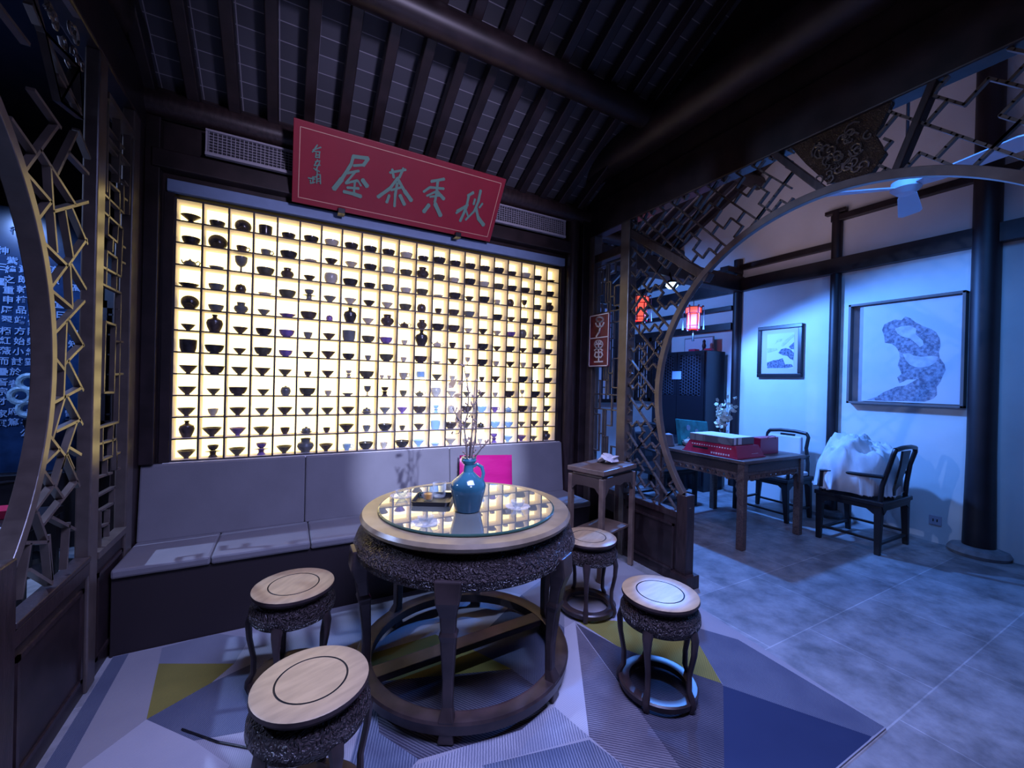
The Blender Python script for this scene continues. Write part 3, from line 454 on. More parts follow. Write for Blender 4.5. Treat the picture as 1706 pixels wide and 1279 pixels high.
PROF = dict(
 b=(1.0, 0.50, rim([(0.22, 0), (0.24, 0.06), (0.34, 0.10), (0.44, 0.26), (0.49, 0.42), (0.50, 0.5)], 0.03)),
 r=(1.0, 0.85, rim([(0.25, 0), (0.26, 0.05), (0.42, 0.22), (0.50, 0.5), (0.47, 0.78), (0.42, 0.85)], 0.03)),
 c=(1.0, 0.52, rim([(0.13, 0), (0.13, 0.07), (0.20, 0.13), (0.36, 0.32), (0.50, 0.52)], 0.025)),
 s=(1.0, 0.24, rim([(0.24, 0), (0.25, 0.05), (0.38, 0.12), (0.50, 0.24)], 0.03)),
 f=(1.0, 0.50, rim([(0.24, 0), (0.16, 0.10), (0.14, 0.22), (0.30, 0.34), (0.50, 0.50)], 0.03)),
 k=(1.0, 0.85, rim([(0.34, 0), (0.40, 0.05), (0.47, 0.3), (0.5, 0.85)], 0.04)),
 e=(1.0, 0.75, rim([(0.22, 0), (0.23, 0.07), (0.38, 0.28), (0.46, 0.55), (0.50, 0.75)], 0.04)),
 g=(1.0, 1.45, rim([(0.26, 0), (0.24, 0.05), (0.08, 0.12), (0.07, 0.55), (0.30, 0.70), (0.45, 1.0), (0.50, 1.45)], 0.04)),
 v=(1.0, 1.25, [(0.25, 0), (0.30, 0.05), (0.44, 0.38), (0.50, 0.65), (0.42, 0.88), (0.16, 1.02), (0.12, 1.10), (0.18, 1.25), (0.13, 1.24), (0.08, 1.1), (0, 1.08)]),
 j=(1.0, 1.0, [(0.28, 0), (0.42, 0.15), (0.50, 0.45), (0.44, 0.72), (0.38, 0.78)]),
 o=(1.0, 0.90, [(0.26, 0), (0.27, 0.08), (0.42, 0.22), (0.50, 0.42), (0.44, 0.60), (0.27, 0.70), (0.27, 0.80), (0.31, 0.90), (0.27, 0.88), (0.22, 0.72), (0, 0.70)]),
 m=(1.0, 0.72, rim([(0.22, 0), (0.26, 0.08), (0.44, 0.35), (0.50, 0.72)], 0.04)),
 t=(1.0, 0.70, [(0.30, 0), (0.46, 0.14), (0.50, 0.32), (0.40, 0.50), (0.18, 0.58)]),
 w=(1.0, 1.0, [(0.30, 0), (0.30, 0.06), (0.20, 0.20), (0.22, 0.40), (0.52, 0.46), (0.22, 0.52)]),
 q=(1.0, 0.62, [(0.25, 0), (0.50, 0.16), (0.52, 0.20), (0.30, 0.22), (0.25, 0.22)]),
 i=(1.0, 0.9, rim([(0.40, 0.28), (0.46, 0.34), (0.5, 0.6), (0.47, 0.95)], 0.04)))
PROTO = {}
def vessel(kind, col_, wd):
    """wd = body diameter in metres; one thing with its parts, standing on z=0"""
    key = (kind, col_, round(wd, 3))
    if key in PROTO: return copy_tree(PROTO[key])
    m_ = M[GL[col_]]; nm = KN[kind][0]
    S = lambda pr, s=wd: [(r*s, z*s) for r, z in pr]
    N = 24
    if kind == 'z':
        o = MB().lathe(S(PROF['e'][2]), 16).build(nm, m_)
    elif kind == 'p':
        pr = PROF['b'][2]; T = Matrix.Rotation(R(-52), 3, 'X'); mb = MB().lathe(S([(r*1.0, z*1.1) for r, z in pr]), 28, (0, 0, 0), T)
        zmin = min(v[2] for v in mb.v); mb.v = [(x, y*0.8, z-zmin) for x, y, z in mb.v]; o = mb.build(nm, m_)
    elif kind in 'bcsfkeghvor' and kind not in 'tjmwqi':
        o = MB().lathe(S(PROF[kind][2]), N).build(nm, m_)
    else:
        o = bpy.data.objects.new(nm, None); C.objects.link(o); o.empty_display_size = 0.02
        MB().lathe(S(PROF[kind][2]), N).build('body', m_, o)
        if kind == 't':
            MB().lathe(S([(0.19, 0.575), (0.15, 0.64), (0.05, 0.67), (0.08, 0.74), (0, 0.78)]), 18).build('lid', m_, o)
            MB().tube(S3([(-0.42, 0, 0.25), (-0.58, 0, 0.38), (-0.66, 0, 0.6)], wd), [0.09*wd, 0.06*wd, 0.04*wd], 8).build('spout', m_, o)
            MB().tube(S3([(0.44, 0, 0.45), (0.62, 0, 0.62), (0.78, 0, 0.48), (0.70, 0, 0.22), (0.48, 0, 0.2)], wd), 0.05*wd, 8).build('handle', m_, o)
        if kind == 'm':
            MB().tube(S3([(0.44, 0, 0.60), (0.66, 0, 0.66), (0.76, 0, 0.45), (0.60, 0, 0.26), (0.38, 0, 0.28)], wd), 0.055*wd, 8).build('handle', m_, o)
        if kind == 'j': MB().lathe(S([(0.40, 0.785), (0.36, 0.86), (0.12, 0.93), (0.06, 1.0), (0, 1.02)]), 20).build('lid', m_, o)
        if kind == 'w': MB().lathe(S([(r*0.75, z*0.8+0.54) for r, z in PROF['b'][2]]), 22).build('cup', m_, o)
        if kind == 'q': MB().lathe(S([(0.36, 0.24), (0.36, 0.34), (0.28, 0.46), (0.10, 0.50), (0.10, 0.58), (0, 0.58)]), 20).build('lid', m_, o)
        if kind == 'i':
            for a in (90, 210, 330): MB().tube([(0.4*wd*math.cos(R(a)), 0.4*wd*math.sin(R(a)), 0.36*wd), (0.44*wd*math.cos(R(a)), 0.44*wd*math.sin(R(a)), 0)], [0.06*wd, 0.03*wd], 7).build('foot', m_, o)
    PROTO[key] = o
    return o
def S3(p, s): return [(x*s, y*s, z*s) for x, y, z in p]
ORD = ['top', 'second', 'third', 'fourth', 'fifth', 'sixth', 'seventh', 'eighth', 'ninth', 'tenth', 'eleventh', 'bottom']
ORC = ['first', 'second', 'third', 'fourth', 'fifth', 'sixth', 'seventh', 'eighth', 'ninth', 'tenth', 'eleventh', 'twelfth', 'thirteenth', 'fourteenth', 'fifteenth', 'sixteenth', 'seventeenth', 'eighteenth', 'nineteenth', 'twentieth', 'twenty-first']
# width from the size digit (share of the cell) per kind
WK = dict(b=(0.46, 0.075), r=(0.40, 0.05), c=(0.40, 0.075), s=(0.44, 0.075), f=(0.5, 0.08), k=(0.28, 0.075), e=(0.20, 0.075), g=(0.16, 0.052), v=(0.28, 0.062), j=(0.22, 0.06), o=(0.34, 0.062), m=(0.27, 0.055),
          t=(0.31, 0.04), w=(0.28, 0.06), q=(0.42, 0.05), i=(0.26, 0.045), p=(0.36, 0.065), z=(0.2, 0.02))
rnd = random.Random(3)
for r_, line in enumerate(GRID.split('\n')):
    for c_, code in enumerate(line.split()):
        kind, cl, sz = code[0], code[1], int(code[2])
        a, b = WK[kind]; wd = min(0.90, (a+b*sz)*1.12)*(GP-0.009)
        if kind in 'sb' : wd = min(wd, 0.84*(GP-0.009))
        zz = GZ0+GPZ*(11-r_)+0.0037; xx = GX0+GP*(c_+0.5)
        pos = [(xx+rnd.uniform(-0.004, 0.004), rnd.uniform(0, 0.004))]
        if kind == 'z': pos = [(xx-0.028, 0), (xx+0.026, 0.002)]
        for n_, (px_, dy) in enumerate(pos):
            o = vessel(kind, cl, wd); o.location = (px_, GY+0.058+dy, zz)
            side = '' if kind != 'z' else ('left of two, ', 'right of two, ')[n_]
            tag(o, '%s %s, %s%s cell from left, %s shelf row' % (GN[cl], KN[kind][1], side, ORC[c_], ORD[r_]), KN[kind][2], 'vessels in the lit cup wall')
# ============================================================ SIGN, VENT
A0 = Vector((0, 3.0, 2.5)); vd = Vector((0, -0.265, 0.39)).normalized(); nd = Vector((1, 0, 0)).cross(vd)   # nd points to the room
if nd.y > 0: nd = -nd
SP = lambda u, v, d=0.0: A0+Vector((u, 0, 0))+vd*v+nd*d
sign = thing('hanging_signboard', 'red lacquered signboard with four pale green characters, hung tilted above the cup wall', 'sign', (0.7, 3.0, 2.5))
MB().prism([(0, 0), (1.397, 0), (1.397, 0.470), (0, 0.470)], SP, -0.03, 0).build('board', M['red'], sign, 0.003, True)
bd = MB(); cs_ = [(0.036, 0.036), (1.364, 0.036), (1.364, 0.434), (0.036, 0.434)]
for i in range(4): bd.bar(SP(*cs_[i], 0.001), SP(*cs_[(i+1) % 4], 0.001), 0.004, 0.003, nd, 0.002)
bd.build('border_line', M['gold'], sign, 0, True)
def brush(mb, u0, v0, u1, v1, w, fn, d0, d1, k=0.72):
    dx, dy = u1-u0, v1-v0; L = math.hypot(dx, dy) or 1e-5; dx /= L; dy /= L; nx, ny = -dy, dx; a = w/2; b = w*k/2
    e = w*0.28
    poly = [(u0-dx*e+nx*a*0.4, v0-dy*e+ny*a*0.4), (u0+nx*a, v0+ny*a), ((u0+u1)/2+nx*(a+b)*0.46, (v0+v1)/2+ny*(a+b)*0.46), (u1+nx*b, v1+ny*b), (u1+dx*e, v1+dy*e), (u1-nx*b, v1-ny*b), ((u0+u1)/2-nx*(a+b)*0.46, (v0+v1)/2-ny*(a+b)*0.46), (u0-nx*a, v0-ny*a), (u0-dx*e-nx*a*0.4, v0-dy*e-ny*a*0.4)]
    mb.prism(poly, fn, d0, d1)
groups = [20, 33, 46-0, 58]
chars = [[], [], [], [], []]
for s in BRUSH:
    u = s[0]; k = 4 if u < 0.2 else (0 if u < 0.52 else 1 if u < 0.80 else 2 if u < 1.04 else 3)
    chars[k].append(s)
for k, ch in enumerate(chars):
    mb = MB()
    for i, s in enumerate(ch): brush(mb, *s, SP, 0.0004+0.00001*i, 0.005+0.0002*i, 1.0)
    mb.build('inscription' if k == 4 else 'character', M['green'], sign, 0, True)
for u in (0.293, 1.118): MB().box(u-0.022, u+0.022, 2.965, 3.035, 2.478, 2.512).build('bracket', M['blackwood'], sign, 0.002, True)
vent = thing('air_vent', 'long white air-conditioning grille behind the red signboard', 'vent', (0.85, 3.06, 2.69))
MB().box(-0.445, 2.14, 3.052, 3.058, 2.70, 2.83).build('backing', M['ventdark'], vent, 0, True)
fr = MB().box(-0.455, 2.15, 3.025, 3.05, 2.827, 2.838).box(-0.455, 2.15, 3.02, 3.05, 2.683, 2.70).box(-0.455, -0.445, 3.03, 3.05, 2.69, 2.83).box(2.14, 2.15, 3.03, 3.05, 2.69, 2.83)
fr.build('frame', M['vent'], vent, 0, True)
sl = MB()
for i in range(7): sl.box(-0.445, 2.14, 3.040, 3.048, 2.707+i*0.017, 2.7105+i*0.017)
for i in range(118): x = -0.44+i*0.022; sl.box(x-0.0018, x+0.0018, 3.036, 3.046, 2.70, 2.828)
sl.build('grille', M['vent'], vent, 0, True)

# ============================================================ BENCH
bench = thing('built_in_bench', 'long dark bench below the cup wall with grey upholstered seat and back', 'bench', (0.73, 2.85, 0))
MB().box(-0.73, 2.20, 2.665, 3.10, 0.0, 0.385).build('base', M['benchfront'], bench, 0.004, True)
for x0, x1 in ((-0.73, -0.335), (-0.335, 0.137), (0.137, 0.90), (0.90, 1.62), (1.62, 2.20)):
    MB().box(x0+0.001, x1-0.001, 2.645, 3.045, 0.386, 0.432).build('seat_cushion', M['cushion'], bench, 0.012, True)
for x0, x1 in ((-0.73, 0.117), (0.117, 1.13), (1.13, 2.20)):
    b = MB(); b.prism([(3.028, 0.425), (3.10, 0.425), (3.112, 0.856), (3.075, 0.856)], lambda u, v, d: (d, u, v), x0+0.001, x1-0.001)
    b.build('back_cushion', M['cushion'], bench, 0.010, True)
cu = MB(); nx_, nz_ = 14, 12; T = Matrix.Rotation(R(-12), 3, 'X')
for sgn_ in (1, -1):
    vs = []
    for j in range(nz_+1):
        for i in range(nx_+1):
            u = i/nx_; v = j/nz_; th = 0.035*(max(0, (1-(2*u-1)**4)*(1-(2*v-1)**4)))**0.6
            wr = 0.006*math.sin(v*19+u*3)*th/0.035
            vs.append(Vector(((u-0.5)*0.46, -sgn_*(th+wr*(sgn_ > 0)), v*0.365)))
    cu.add(vs, [(j*(nx_+1)+i, j*(nx_+1)+i+1, (j+1)*(nx_+1)+i+1, (j+1)*(nx_+1)+i) for j in range(nz_) for i in range(nx_)], True)
cu = cu.build('throw_cushion', M['pink']); cu.location = (1.39, 2.925, 0.440); cu.rotation_euler = (R(-10), R(3), 0)
tag(cu, 'shiny magenta cushion leaning on the bench back behind the teal jug', 'cushion')

# ============================================================ CARPET
cp = MB(); cp.box(-0.72, 2.19, 0.735, 2.64, 0.0005, 0.008); cp.v[1] = (2.18, 0.735, 0.0005); cp.v[3] = (2.36, 2.2, 0.0005); cp.v[5] = (2.18, 0.735, 0.008); cp.v[7] = (2.36, 2.2, 0.008)
cp.v[0] = (-0.72, 0.735, 0.0005); cp.v[4] = (-0.72, 0.735, 0.008)
cp.v = [v for v in cp.v]
cp = MB()
out_ = [(-0.715, 0.735), (2.18, 0.735), (2.33, 2.0), (2.33, 2.66), (-0.715, 2.66)]
cp.prism(out_, lambda u, v, d: (u, v, d), 0.0005, 0.008)
for i, pl in enumerate(CARPET):
    cp.cur = pl[0]; pts = [(u, v) for u, v in pl[1:]]
    z = 0.0081+i*0.00005
    cp.add([(u, v, z) for u, v in pts], [tuple(range(len(pts)))])
carpet = cp.build('carpet', CM, None, 0, False, False)
# make all facets face up
for p in carpet.data.polygons:
    if abs(p.normal.z) > 0.9 and p.center.z > 0.0081 and p.normal.z < 0: p.flip()
tag(carpet, 'carpet of angular grey, navy, mauve and olive facets under the round table', 'carpet')
cd = MB().tube([(-0.33, 1.99, 0.014), (-0.2, 1.86, 0.014), (-0.06, 1.75, 0.014), (0.02, 1.66, 0.014)], 0.0035, 6).build('floor_cord', M['trayblack']); tag(cd, 'thin black cord lying on the carpet left of the stools', 'cord')

# ============================================================ ROUND TABLE
TX, TY, TH = 0.80, 1.90, 0.765
tb = thing('round_table', 'large round carved dark rosewood table with six legs and a floor ring', 'table', (TX, TY, 0))
MB().lathe([(0, TH-0.05), (0.44, TH-0.05), (0.475, TH-0.045), (0.50, TH-0.03), (0.505, TH-0.015), (0.495, TH), (0.43, TH+0.0005), (0, TH+0.0005)], 72).build('tabletop', M['tablerim'], tb)
MB().lathe([(0.44, TH-0.05), (0.45, TH-0.062), (0.475, TH-0.068), (0.515, TH-0.090), (0.530, TH-0.130), (0.520, TH-0.165), (0.490, TH-0.185), (0.47, TH-0.16), (0.44, TH-0.1)], 72, cap=False).build('apron', M['rosecarve'], tb)
RING = 0.475
MB().lathe([(RING-0.035, 0.055), (RING-0.035, 0.095), (RING-0.02, 0.10), (RING+0.03, 0.10), (RING+0.036, 0.09), (RING+0.03, 0.05), (RING-0.03, 0.05), (RING-0.035, 0.055)], 72).build('floor_ring', M['rosewood'], tb)
MB().bar((-RING, -0.03, 0.078), (RING, 0.03, 0.078), 0.085, 0.03).build('stretcher', M['rosewood'], tb, 0.004)
for k in range(6):
    a = R(-120+60*k); dx, dy = math.cos(a), math.sin(a)
    prof = [(0.500, TH-0.12, 0.052), (0.512, TH-0.20, 0.045), (0.498, 0.50, 0.031), (0.490, 0.44, 0.028), (0.486, 0.425, 0.036), (0.482, 0.40, 0.030), (0.470, 0.25, 0.022), (0.470, 0.14, 0.021), (0.485, 0.10, 0.030), (0.480, 0.05, 0.027), (0.480, 0.012, 0.032)]
    lg = MB(); vs = []
    for (rad, z, h) in prof:
        for sx, sy in ((-1, -1), (1, -1), (1, 1), (-1, 1)):
            x = rad+sx*h*0.8; y = sy*h; vs.append((x*dx-y*dy, x*dy+y*dx, z))
    n = len(prof)
    lg.add(vs, [(i*4+j, i*4+(j+1) % 4, (i+1)*4+(j+1) % 4, (i+1)*4+j) for i in range(n-1) for j in range(4)]+[(3, 2, 1, 0), (4*n-4, 4*n-3, 4*n-2, 4*n-1)])
    lg.build('leg', M['rosewood'], tb, 0.006)
gt = MB().lathe([(0, TH+0.001), (0.418, TH+0.001), (0.4245, TH+0.005), (0.4245, TH+0.008), (0.419, TH+0.012), (0, TH+0.012)], 80, (0, 0, 0)).build('glass_tabletop', M['tabletopglass']); gt.location = (TX, TY, 0)
tag(gt, 'round glass sheet on the round table mirroring the lit cups', 'glass top')
MB().lathe([(0.4195, TH+0.0122), (0.4265, TH+0.009), (0.4268, TH+0.004), (0.4205, TH+0.0012)], 80, cap=False).build('edge', M['glassrim'], gt)
ZT = TH+0.0122

# ---- stools
def make_stool():
    t = thing('drum_stool', '', 'stool'); H = 0.445
    MB().lathe([(0, H-0.032), (0.145, H-0.032), (0.158, H-0.028), (0.168, H-0.014), (0.166, H-0.003), (0.160, H), (0.105, H), (0.1035, H-0.003), (0.1005, H-0.003), (0.099, H), (0, H)], 56).build('seat', [M['rosewood'], M['stooltop'], M['groove']], t)
    MB().lathe([(0.140, H-0.032), (0.142, H-0.045), (0.160, H-0.052), (0.172, H-0.075), (0.174, H-0.10), (0.162, H-0.125), (0.150, H-0.115), (0.135, H-0.06)], 56, cap=False).build('apron', M['rosecarve'], t)
    for k in range(5):
        a = R(-90+72*k); lg = MB(); vs = []
        prof = [(0.158, H-0.09, 0.026, 0.013), (0.172, H-0.14, 0.021, 0.014), (0.168, 0.24, 0.014, 0.012), (0.150, 0.15, 0.012, 0.011), (0.150, 0.085, 0.012, 0.012), (0.166, 0.055, 0.016, 0.014), (0.170, 0.03, 0.015, 0.014), (0.160, 0.0, 0.014, 0.012)]
        for rad, z, h, d in prof:
            for j in range(8):
                th = 2*PI*j/8; x = rad+d*math.cos(th); y = h*math.sin(th); vs.append((x*math.cos(a)-y*math.sin(a), x*math.sin(a)+y*math.cos(a), z))
        n = len(prof); lg.add(vs, [(i*8+j, i*8+(j+1) % 8, (i+1)*8+(j+1) % 8, (i+1)*8+j) for i in range(n-1) for j in range(8)], True)
        lg.add(vs[:8], [tuple(range(8))]); lg.add(vs[-8:], [tuple(range(8))]); lg.build('leg', M['rosewood'], t)
    MB().lathe([(0.125, 0.022), (0.125, 0.046), (0.135, 0.05), (0.165, 0.05), (0.172, 0.044), (0.168, 0.02), (0.130, 0.018), (0.125, 0.022)], 40).build('floor_ring', M['rosewood'], t)
    me = [c for c in t.children if c.name.startswith('seat')][0].data
    for p in me.polygons:
        r = math.hypot(p.center.x, p.center.y); z = p.center.z
        if z > H-0.004: p.material_index = 1
        if z < H-0.001 and 0.098 < r < 0.106 and z > H-0.01: p.material_index = 2
    me.polygons.foreach_get
    return t
st0 = make_stool()
for i, (x, y, rz, lab) in enumerate(((0.085, 1.40, 20, 'carved drum stool nearest the viewer, pale top lit warm, in front of the table'), (0.045, 2.085, 50, 'carved drum stool with pale top by the bench front, left of the table'),
      (1.50, 1.31, 8, 'dark drum stool alone right of the table, top shining blue'), (1.64, 1.985, 30, 'drum stool half hidden behind the table, below the corner stand'))):
    s_ = st0 if i == 0 else copy_tree(st0)
    s_.location = (x, y, 0.0095); s_.rotation_euler = (0, 0, R(rz)); tag(s_, lab, 'stool', 'drum stools round the table')

# ---- things on the table
vx, vy = 0.755, 1.795
jug = thing('handled_jug', 'glossy teal blue jug with narrow neck and ear handle, holding twigs', 'jug', (vx, vy, ZT))
MB().lathe([(0, 0), (0.052, 0), (0.058, 0.004), (0.066, 0.035), (0.078, 0.085), (0.083, 0.118), (0.076, 0.138), (0.045, 0.162), (0.024, 0.182), (0.020, 0.215), (0.030, 0.224), (0.037, 0.236), (0.033, 0.244), (0.036, 0.250), (0.025, 0.250), (0.016, 0.225), (0.014, 0.19), (0, 0.185)], 40).build('body', M['vase'], jug)
h_ = Vector((math.cos(R(-28)), math.sin(R(-28)), 0)); hp = [(0.018, 0.205), (0.04, 0.218), (0.062, 0.205), (0.070, 0.175), (0.064, 0.145), (0.055, 0.150)]
MB().tube([h_*a+Vector((0, 0, b)) for a, b in hp], 0.0085, 10).build('handle', M['vase'], jug)
tw = thing('twig_arrangement', 'bare budding twigs with a few dry leaves standing in the teal jug', 'twigs', (vx, vy, ZT+0.23))
rn = random.Random(11)
def twig(p0, dirs, r, buds=True):
    mb = MB(); pts = [Vector(p0)]
    for d in dirs: pts.append(pts[-1]+Vector(d))
    n = len(pts); mb.tube(pts, [1.45*r*(1-0.65*i/(n-1)) for i in range(n)], 6)
    b2 = []
    for i in range(1, n):
        for _ in range(2):
            t = rn.random(); p = pts[i-1].lerp(pts[i], t); side = Vector((rn.uniform(-1, 1), rn.uniform(-1, 1)*0.6, rn.uniform(0.2, 1))).normalized()*rn.uniform(0.008, 0.035)
            mb.tube([p, p+side], [r*0.5, r*0.35], 4); b2.append(p+side); b2.append(p+side*0.5)
    o = mb.build('twig', M['branch'], tw)
    bb = MB()
    for p in b2: bb.lathe([(0, -0.005), (0.0042, -0.001), (0.0036, 0.003), (0, 0.008)], 6, p)
    tag(bb.build('buds', M['bud'], o), None, None, None, 'stuff')
XR = Vector((math.cos(YAW), -math.sin(YAW), 0))
def tg(pts2, r):
    # pts2: (sideways, depth, height) offsets from the jug mouth
    P = [XR*a+Vector((0, 1, 0))*b+Vector((0, 0, c)) for a, b, c in pts2]
    twig(P[0], [P[i+1]-P[i] for i in range(len(P)-1)], r)
tg([(-0.004, 0, -0.03), (-0.012, 0, 0.06), (-0.022, 0.01, 0.16), (-0.05, 0.02, 0.20), (-0.075, 0.02, 0.25)], 0.004)
tg([(-0.022, 0.01, 0.16), (-0.004, 0.02, 0.22), (0.0, 0.02, 0.32), (-0.012, 0.03, 0.40), (-0.03, 0.03, 0.47)], 0.0028)
tg([(0.004, 0, -0.03), (0.006, -0.01, 0.08), (0.004, -0.02, 0.16), (0.012, -0.01, 0.27), (0.02, 0, 0.38)], 0.003)
tg([(0.008, 0, -0.03), (0.018, 0.0, 0.05), (0.036, 0.01, 0.14), (0.044, 0.02, 0.24), (0.036, 0.02, 0.33)], 0.003)
tg([(0.010, 0, -0.02), (0.035, 0, 0.03), (0.06, 0, 0.065), (0.09, 0, 0.10)], 0.0028)
tg([(0.0, 0, -0.02), (0.01, 0.01, 0.10), (0.028, 0.01, 0.19), (0.02, 0.0, 0.27), (0.05, 0.0, 0.33)], 0.0022)
tg([(-0.03, 0.01, 0.17), (-0.05, 0.0, 0.13), (-0.085, 0.0, 0.125)], 0.002)
lf = MB()
def leaf(c, a, ln, wd, yaw_=0.0):
    c = Vector(c); u = XR*math.cos(a)+Vector((0, 0, math.sin(a))); v = XR*(-math.sin(a))+Vector((0, 0, math.cos(a))); f = Vector((0.2, 0.6, 0))
    pr = [(0, 0), (0.25, 0.5), (0.6, 0.45), (1, 0), (0.6, -0.35), (0.25, -0.5)]
    top = [c+u*(x*ln)+v*(y*wd)+f*(0.006*math.sin(x*3)) for x, y in pr]; lf.add(top+[p+Vector((0, 0.0012, 0)) for p in top], [tuple(range(6)), tuple(range(11, 5, -1))]+[(i, (i+1) % 6, 6+(i+1) % 6, 6+i) for i in range(6)])
W3 = lambda a, b, c: XR*a+Vector((0, b, c))
for q in ((-0.06, 0.02, 0.17, 1.2, 0.085, 0.022), (-0.095, 0.02, 0.34, 0.9, 0.06, 0.03), (-0.075, 0.02, 0.30, 0.3, 0.045, 0.02), (-0.055, 0.02, 0.36, 0.4, 0.035, 0.016)): leaf(W3(*q[:3]), *q[3:])
lf.build('dry_leaf', M['leafdry'], tw)
tray = thing('serving_tray', 'small black square tray with rounded corners left of the teal jug', 'tray', (0.655, 2.0, ZT))
t_ = MB(); prt = []
for cx_, cy_, a0 in ((0.075, 0.075, 0), (-0.075, 0.075, 90), (-0.075, -0.075, 180), (0.075, -0.075, 270)):
    for k in range(4): prt.append((cx_+0.02*math.cos(R(a0+30*k)), cy_+0.02*math.sin(R(a0+30*k))))
n = len(prt); vs = [(x*0.94, y*0.94, 0) for x, y in prt]+[(x, y, 0.022) for x, y in prt]+[(x*0.95, y*0.95, 0.022) for x, y in prt]+[(x*0.9, y*0.9, 0.004) for x, y in prt]
t_.add(vs, [tuple(range(n-1, -1, -1)), tuple(range(3*n, 4*n))]+[(k*n+i, k*n+(i+1) % n, (k+1)*n+(i+1) % n, (k+1)*n+i) for k in range(3) for i in range(n)])
t_.build('tray_body', M['trayblack'], tray); tray.rotation_euler = (0, 0, R(-28))
def tumbler(name, label, loc, r, h, fill=None, handle=None):
    g = thing(name, label, 'glass', loc)
    MB().lathe([(0, 0.001), (r*0.8, 0.001), (r*0.9, 0.006), (r, h*0.4), (r, h), (r-0.0018, h), (r-0.002, h*0.4), (r*0.86, 0.008), (0, 0.007)], 28).build('cup_wall', M['glass'], g)
    if fill: MB().lathe([(0, 0.0075), (r*0.84, 0.0085), (r-0.004, fill), (0, fill)], 24).build('tea', M['tea'], g)
    if handle: MB().tube([(-r, 0, h*0.8), (-r-0.016, 0, h*0.75), (-r-0.018, 0, h*0.4), (-r, 0, h*0.25)], 0.003, 8).build('handle', M['glassrim'], g)
    return g
a_ = tumbler('glass_pitcher', 'small glass cup of amber tea with green handle on the black tray', (0.632, 2.015, ZT+0.005), 0.026, 0.045, 0.032, True)
a_.rotation_euler = (0, 0, R(-20))
tumbler('glass_cup', 'taller clear glass standing on the back of the black tray', (0.70, 2.045, ZT+0.005), 0.035, 0.072)
def saucer_set(x, y, lab1, lab2, grp):
    s = thing('crystal_saucer', lab1, 'saucer', (x, y, ZT), 0, grp[0]); mb = MB(); N = 40; vs = []
    for rr_, z in ((0.018, 0.001), (0.045, 0.004), (0.060, 0.012), (0.0585, 0.0135), (0.044, 0.006), (0.017, 0.003)):
        for j in range(N): a = 2*PI*j/N; q = 1+0.035*math.cos(10*a)*(rr_ > 0.04); vs.append((rr_*q*math.cos(a), rr_*q*math.sin(a), z))
    mb.add(vs, [(i*N+j, i*N+(j+1) % N, (i+1)*N+(j+1) % N, (i+1)*N+j) for i in range(5) for j in range(N)], True); mb.add(vs[:N], [tuple(range(N))]); mb.add(vs[-N:], [tuple(range(N))])
    mb.build('dish', M['glass'], s)
    c = thing('crystal_cup', lab2, 'cup', (x, y, ZT+0.0035), 0, grp[1])
    MB().lathe([(0, 0), (0.013, 0), (0.014, 0.004), (0.024, 0.014), (0.033, 0.032), (0.0345, 0.034), (0.0325, 0.033), (0.023, 0.016), (0.012, 0.006), (0, 0.005)], 30).build('bowl', M['glass'], c)
    rb = MB()
    for j in range(20):
        a = 2*PI*j/20; rb.tube([(0.0150*math.cos(a), 0.0150*math.sin(a), 0.004), (0.0240*math.cos(a), 0.0240*math.sin(a), 0.0135), (0.0325*math.cos(a), 0.0325*math.sin(a), 0.030)], 0.0011, 5)
    rb.build('ribs', M['glass'], c)
G2 = ('crystal saucers on the glass', 'crystal cups on the saucers')
saucer_set(0.52, 1.685, 'clear petal-edged glass saucer left of the teal jug near the table front', 'clear glass tea cup on the saucer left of the teal jug', G2)
saucer_set(0.985, 1.725, 'clear petal-edged glass saucer right of the teal jug', 'clear glass tea cup on the saucer right of the teal jug', G2)
saucer_set(0.53, 2.13, 'clear glass saucer behind the black tray at the far left of the table', 'clear glass tea cup behind the black tray', G2)

# ============================================================ CORNER STAND
fs = thing('flower_stand', 'tall square-legged brown wooden stand in the right corner by the lattice', 'stand', (2.10, 2.40, 0.0)); fs.rotation_euler = (0, 0, R(17))
MB().box(-0.235, 0.235, -0.155, 0.155, 0.75, 0.785).build('top', M['standwood'], fs, 0.005)
MB().box(-0.205, 0.205, -0.125, 0.125, 0.725, 0.75).build('waist', M['standwood'], fs, 0.002)
ap = MB()
for y in (-0.142, 0.142):
    ap.prism([(-0.19, 0.725), (0.19, 0.725), (0.19, 0.60), (0.15, 0.655), (0.06, 0.668), (0, 0.655), (-0.06, 0.668), (-0.15, 0.655), (-0.19, 0.60)], lambda u, v, d, y=y: (u, y+d, v), -0.007, 0.007)
for x in (-0.222, 0.222):
    ap.prism([(-0.12, 0.725), (0.12, 0.725), (0.12, 0.61), (0.08, 0.655), (0, 0.66), (-0.08, 0.655), (-0.12, 0.61)], lambda u, v, d, x=x: (x+d, u, v), -0.007, 0.007)
ap.build('carved_apron', M['standcarve'], fs)
for sx in (-1, 1):
    for sy in (-1, 1): MB().box(sx*0.212-0.018, sx*0.212+0.018, sy*0.132-0.018, sy*0.132+0.018, 0.009, 0.727).build('leg', M['standwood'], fs, 0.004)
MB().box(-0.2, 0.2, -0.12, 0.12, 0.30, 0.318).build('lower_shelf', M['standwood'], fs, 0.003)
sw = MB(); rn2 = random.Random(5)
for k in range(5):
    cx_, cy_ = rn2.uniform(-0.04, 0.04), rn2.uniform(-0.03, 0.03); T = Euler((rn2.uniform(-0.5, 0.5), rn2.uniform(-0.6, 0.6), rn2.uniform(0, 3))).to_matrix()
    sw.lathe([(0, -0.012), (0.042, -0.010), (0.062, 0.0), (0.04, 0.014), (0, 0.028)], 7, (cx_*1.3, cy_*1.2, 0.028+0.005*k), T, False)
